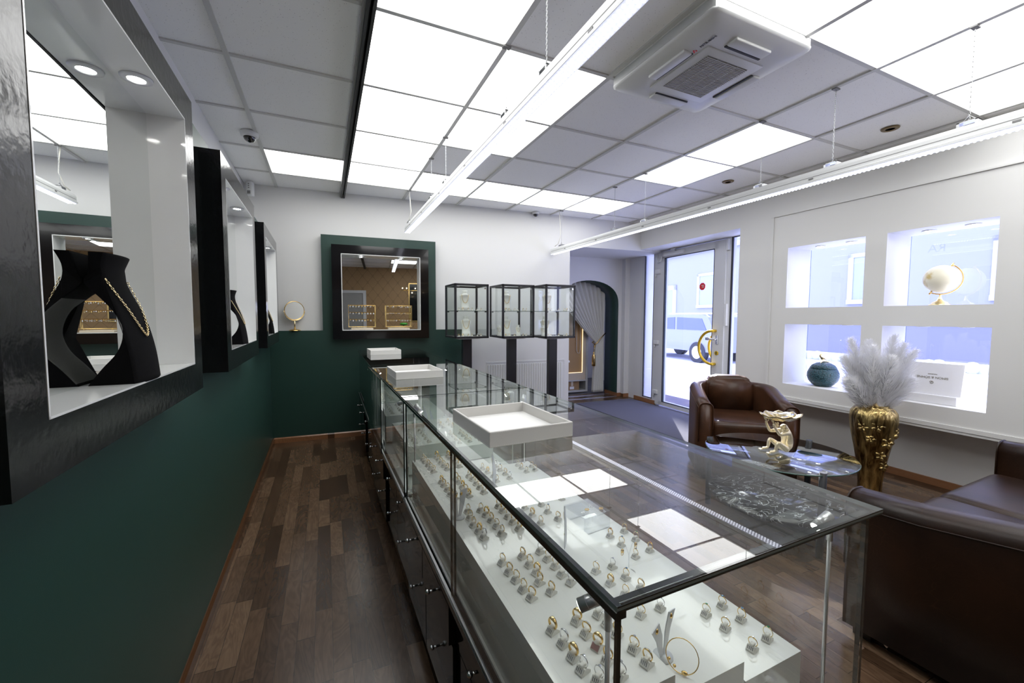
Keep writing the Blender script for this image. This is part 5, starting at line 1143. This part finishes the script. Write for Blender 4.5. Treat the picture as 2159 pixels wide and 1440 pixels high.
# local: +x forward (faces left in the picture), z up
sp = [('pelvis', (0, 0, .022), .024), ('loin', (-.014, 0, .055), .025), ('chest', (-.006, 0, .095), .027), ('neck', (.008, 0, .122), .018), ('head', (.024, 0, .142), .023)]
def arm(sg): return [('chest', (-.006, 0, .095), .027), ('sh%d' % sg, (.006, sg * .030, .108), .012), ('el%d' % sg, (.058, sg * .040, .100), .0085), ('wr%d' % sg, (.082, sg * .032, .140), .006), ('ha%d' % sg, (.086, sg * .030, .156), .006)]
def leg(sg): return [('pelvis', (0, 0, .022), .024), ('hip%d' % sg, (.010, sg * .026, .022), .016), ('kn%d' % sg, (.062, sg * .034, .062), .011), ('an%d' % sg, (.072, sg * .030, .014), .007), ('to%d' % sg, (.100, sg * .032, .010), .008)]
skin('body', [sp, arm(1), arm(-1), leg(1), leg(-1)], 'furgold', mk)
MB().sphere((.052, 0, .136), .011, 12, 8, 0, (1.1, 1, .8)).sphere((.048, .009, .148), .004, 8, 6).sphere((.048, -.009, .148), .004, 8, 6).sphere((.030, .021, .143), .007, 8, 6, 0, (.7, .5, 1)).sphere((.030, -.021, .143), .007, 8, 6, 0, (.7, .5, 1)).obj('face', 'furgold', mk)
for sg in (-1, 1):
    h = MB()
    for k, (dy, ln) in enumerate(((-.006, .010), (-.002, .012), (.002, .012), (.006, .010))): h.tube([(.086, sg * .030 + dy, .158), (.088, sg * .030 + dy * 1.3, .164), (.092, sg * .030 + dy * 1.4, .160 + ln)], .0016, 5)
    h.tube([(.084, sg * .024, .154), (.080, sg * .020, .160), (.080, sg * .018, .166)], .0018, 5).obj('fingers', 'furgold', mk)
    f = MB()
    for k in range(4): f.tube([(.100, sg * .032 - .006 + k * .004, .008), (.114, sg * .032 - .007 + k * .0048, .006)], .0022, 5)
    f.obj('toes', 'furgold', mk)
sd_ = MB(); vs = []; n = 36; 
for q, z in ((.02, .165), (.05, .170), (.075, .184), (.086, .196), (.080, .196), (.06, .180), (.02, .172)):
    for i in range(n):
        t = 2 * pi * i / n; rr = q * (1 + .05 * sin(9 * t) * (q / .08)); vs.append((.030 + rr * 1.15 * cos(t), rr * .85 * sin(t), z + .005 * sin(9 * t) * (q / .08)))
sd_.add(vs, [(j * n + i, j * n + (i + 1) % n, (j + 1) * n + (i + 1) % n, (j + 1) * n + i) for j in range(6) for i in range(n)] + [tuple(range(n)), tuple(range(6 * n, 7 * n))], 0, True).obj('shell_dish', 'palegold', mk)
Rm = Matrix.Translation((2.60, 1.60, TZ + .001)) @ Matrix.Rotation(radians(156), 4, 'Z') @ Matrix.Scale(MS, 4)
for k in range(7):
    r = random.Random(k + 40); p = Rm @ Vector((.030 + r.uniform(-.05, .05), r.uniform(-.035, .035), .187 + k * .0026))
    o = MB().bbox(-.028, .028, -.011, .011, 0, .006, .002, seg=1).obj('wrapped_sweet', 'card' if k % 3 else 'silver', None, p, r.uniform(0, 3)); o.rotation_euler.x = r.uniform(-.15, .15)
    tag(o, ['silver', 'white', 'pale', 'silver', 'white', 'pale', 'silver'][k] + ' wrapped sachet, ' + ['lowest', 'second', 'third', 'fourth', 'fifth', 'sixth', 'topmost'][k] + ' in the pile on the monkey dish', 'sachet', 'wrapped sachets in the shell dish')
# ================================================================== NICHE OBJECTS
def rwp(x, y, z): R = Matrix.Translation((RW[0][0], 0, 0)) @ Matrix.Rotation(RW[1], 4, 'Z'); return R @ Vector((x, y, z))
gp_ = rwp(.15, 1.49, Z(.093)); gb = thing('table_globe', 'ivory and gold desk globe in the upper niche', 'globe', gp_, radians(-60))
MB().lathe([(.062, 0), (.062, .006), (.05, .012), (.046, .022), (.022, .034), (.012, .05), (.007, .07), (.007, .085)], 28).obj('base', 'palegold', gb)
ax = radians(28); gc = Vector((0, 0, .195))
MB().sphere(gc, .100, 32, 20).obj('sphere', 'globe', gb)
MB().tube([gc + Vector((.112 * sin(t), 0, .112 * cos(t))) for t in [ax + pi * i / 24 for i in range(25)]], .005, 6).cyl(gc + Vector((.098 * sin(ax), 0, .098 * cos(ax))), gc + Vector((.128 * sin(ax), 0, .128 * cos(ax))), .006, n=8).cyl(gc - Vector((.098 * sin(ax), 0, .098 * cos(ax))), gc - Vector((.128 * sin(ax), 0, .128 * cos(ax))), .006, n=8).obj('meridian_arm', 'gold', gb)
jp = rwp(.17, 2.27, Z(-.632)); jr = thing('lidded_jar', 'round teal beaded jar with a gold animal on the lid, lower left niche', 'jar', jp, radians(150))
MB().lathe([(0, 0), (.06, 0), (.085, .018), (.112, .05), (.124, .09), (.122, .125), (.108, .16), (.104, .163), (0, .163)], 40).obj('jar_body', 'jar', jr)
MB().lathe([(.102, .165), (.104, .170), (.088, .195), (.055, .215), (.02, .224), (0, .226)], 40).obj('lid', 'jar', jr)
skin('lid_animal', [[('p', (0, 0, .238), .012), ('b', (.02, 0, .262), .013), ('n', (.035, 0, .285), .009), ('h', (.022, .004, .298), .010), ('m', (.004, .006, .296), .006)], [('p', (0, 0, .238), .012), ('t1', (-.03, 0, .228), .008), ('t2', (-.058, .004, .222), .005), ('t3', (-.064, .006, .234), .004), ('t4', (-.054, .006, .240), .003)], [('p', (0, 0, .238), .012), ('l', (.03, .02, .226), .004), ('f', (.05, .024, .205), .003)], [('b', (.02, 0, .262), .013), ('l2', (.0, .018, .256), .004), ('f2', (-.014, .02, .246), .003)]], 'palegold', jr, lvl=1)
bp_ = rwp(.135, 1.50, Z(-.632)); sb = thing('presentation_box', 'pale grey jeweller box display with upside down lettering in the lower right niche', 'box', bp_, 0)
MB().bbox(-.05, .10, -.155, .155, 0, .065, .003, seg=1, smooth=False).obj('box_base', 'card', sb)
Rb = Matrix.Translation((-.02, 0, .065)) @ Matrix.Rotation(radians(10), 4, 'Y')
MB().bbox(0, .018, -.165, .165, 0, .235, .002, seg=1, smooth=False, xf=Rb).obj('lid_panel', 'card', sb)
def on_lid(dy, dz): return Rb @ Vector((-.0012, dy, dz))
tilt = radians(10)
def lid_text(s, size, dz):
    o = text_obj('lettering', s, size, 'ink', sb)
    # text faces -x (to the room), turned upside down
    Mx = Matrix.Translation(on_lid(0, dz)) @ Matrix.Rotation(tilt, 4, 'Y') @ Matrix(((0, 0, -1, 0), (1, 0, 0, 0), (0, -1, 0, 0), (0, 0, 0, 1)))
    o.matrix_local = Mx; return o
lid_text('SIMON & SÖHNE', .0235, .125); lid_text('TRAURINGE', .010, .150)
lg = MB().tube([(.009 * cos(t), .009 * sin(t) , 0) for t in [.6 + 4.6 * i / 16 for i in range(17)]], .0018, 5).tube([(.005 + .006 * cos(t), -.004 + .006 * sin(t), 0) for t in [2 * pi * i / 12 for i in range(12)]], .0015, 5, closed=True)
lo = lg.obj('emblem', 'ink', sb); lo.matrix_local = Matrix.Translation(on_lid(0, .088)) @ Matrix.Rotation(tilt, 4, 'Y') @ Matrix(((0, 0, -1, 0), (1, 0, 0, 0), (0, -1, 0, 0), (0, 0, 0, 1)))
# lettering on the upper window, read from the street
wt = text_obj('window_lettering', 'RA', .085, 'acryl', None, rwp(.34, 1.60, Z(.54)), (pi / 2, 0, pi / 2 + RW[1]))
tag(wt, 'faint white lettering on the window of the upper right niche, seen reversed', 'lettering')
# ================================================================== REAR OF THE ROOM (seen in mirrors)
dr2 = bpy.data.objects.new('door_2', None); COL.objects.link(dr2); dr2.location = RWL[0]; dr2.rotation_euler = (0, 0, RWL[1]); dr2['kind'] = 'structure'
MB().box(-.70, .14, 0, .03, 0, Z(.617)).obj('door_leaf', 'doorgrey', dr2)
MB().box(.14, .215, 0, .05, 0, Z(.69)).box(-.78, -.70, 0, .05, 0, Z(.69)).box(-.70, .14, 0, .05, Z(.617), Z(.69)).obj('door_frame', 'frame', dr2)
pf = thing('framed_picture', 'large black panel in a thin gold frame on the rear wall, seen mirrored', 'picture', (1.32, -2.28, Z(-.14)), RWL[1])
MB().box(0, .9, 0, .02, 0, 1.05).obj('frame', 'gold', pf); MB().box(.025, .875, .02, .024, .025, 1.025).obj('panel', 'black', pf)
gl = thing('globe_lamp', 'gold bar lamp with glass globe bulbs, seen in the back mirror', 'lamp', (1.05, -1.17, Z(.64)), .05)
MB().cyl((0, 0, 0), (.9, 0, 0), .008).cyl((.5, 0, 0), (.5, 0, HC - Z(.64)), .006).obj('bar', 'gold', gl)
for (x, z) in ((.05, .055), (.15, .055), (.28, -.055), (.36, .055), (.52, -.055), (.66, .055)):
    g = MB().sphere((x, 0, z), .042, 16, 10).obj('globe_bulb', 'acryl', gl); MB().sphere((x, 0, z), .014, 8, 6).obj('bulb_filament', 'bulb', g)
ch = thing('desk_lamp', 'green glass shade desk lamp, seen in the back mirror', 'lamp', (1.12, -1.20, 0))
MB().sphere((0, 0, Z(-.19)), .10, 16, 8, 0, (1, .6, .35)).obj('shade', 'greenshade', ch); MB().cyl((0, 0, .75), (0, 0, Z(-.19)), .01).obj('stem', 'gold', ch)
tg = thing('office_desk', 'plain dark desk behind the camera, carrying the green desk lamp', 'desk', (1.2, -1.3, 0)); MB().box(-.5, .5, -.3, .3, .72, .75).obj('desk_top', 'darkwood', tg)
for x in (-.47, .43):
    for y in (-.27, .23): MB().box(x, x + .04, y, y + .04, 0, .72).obj('desk_leg', 'darkwood', tg)
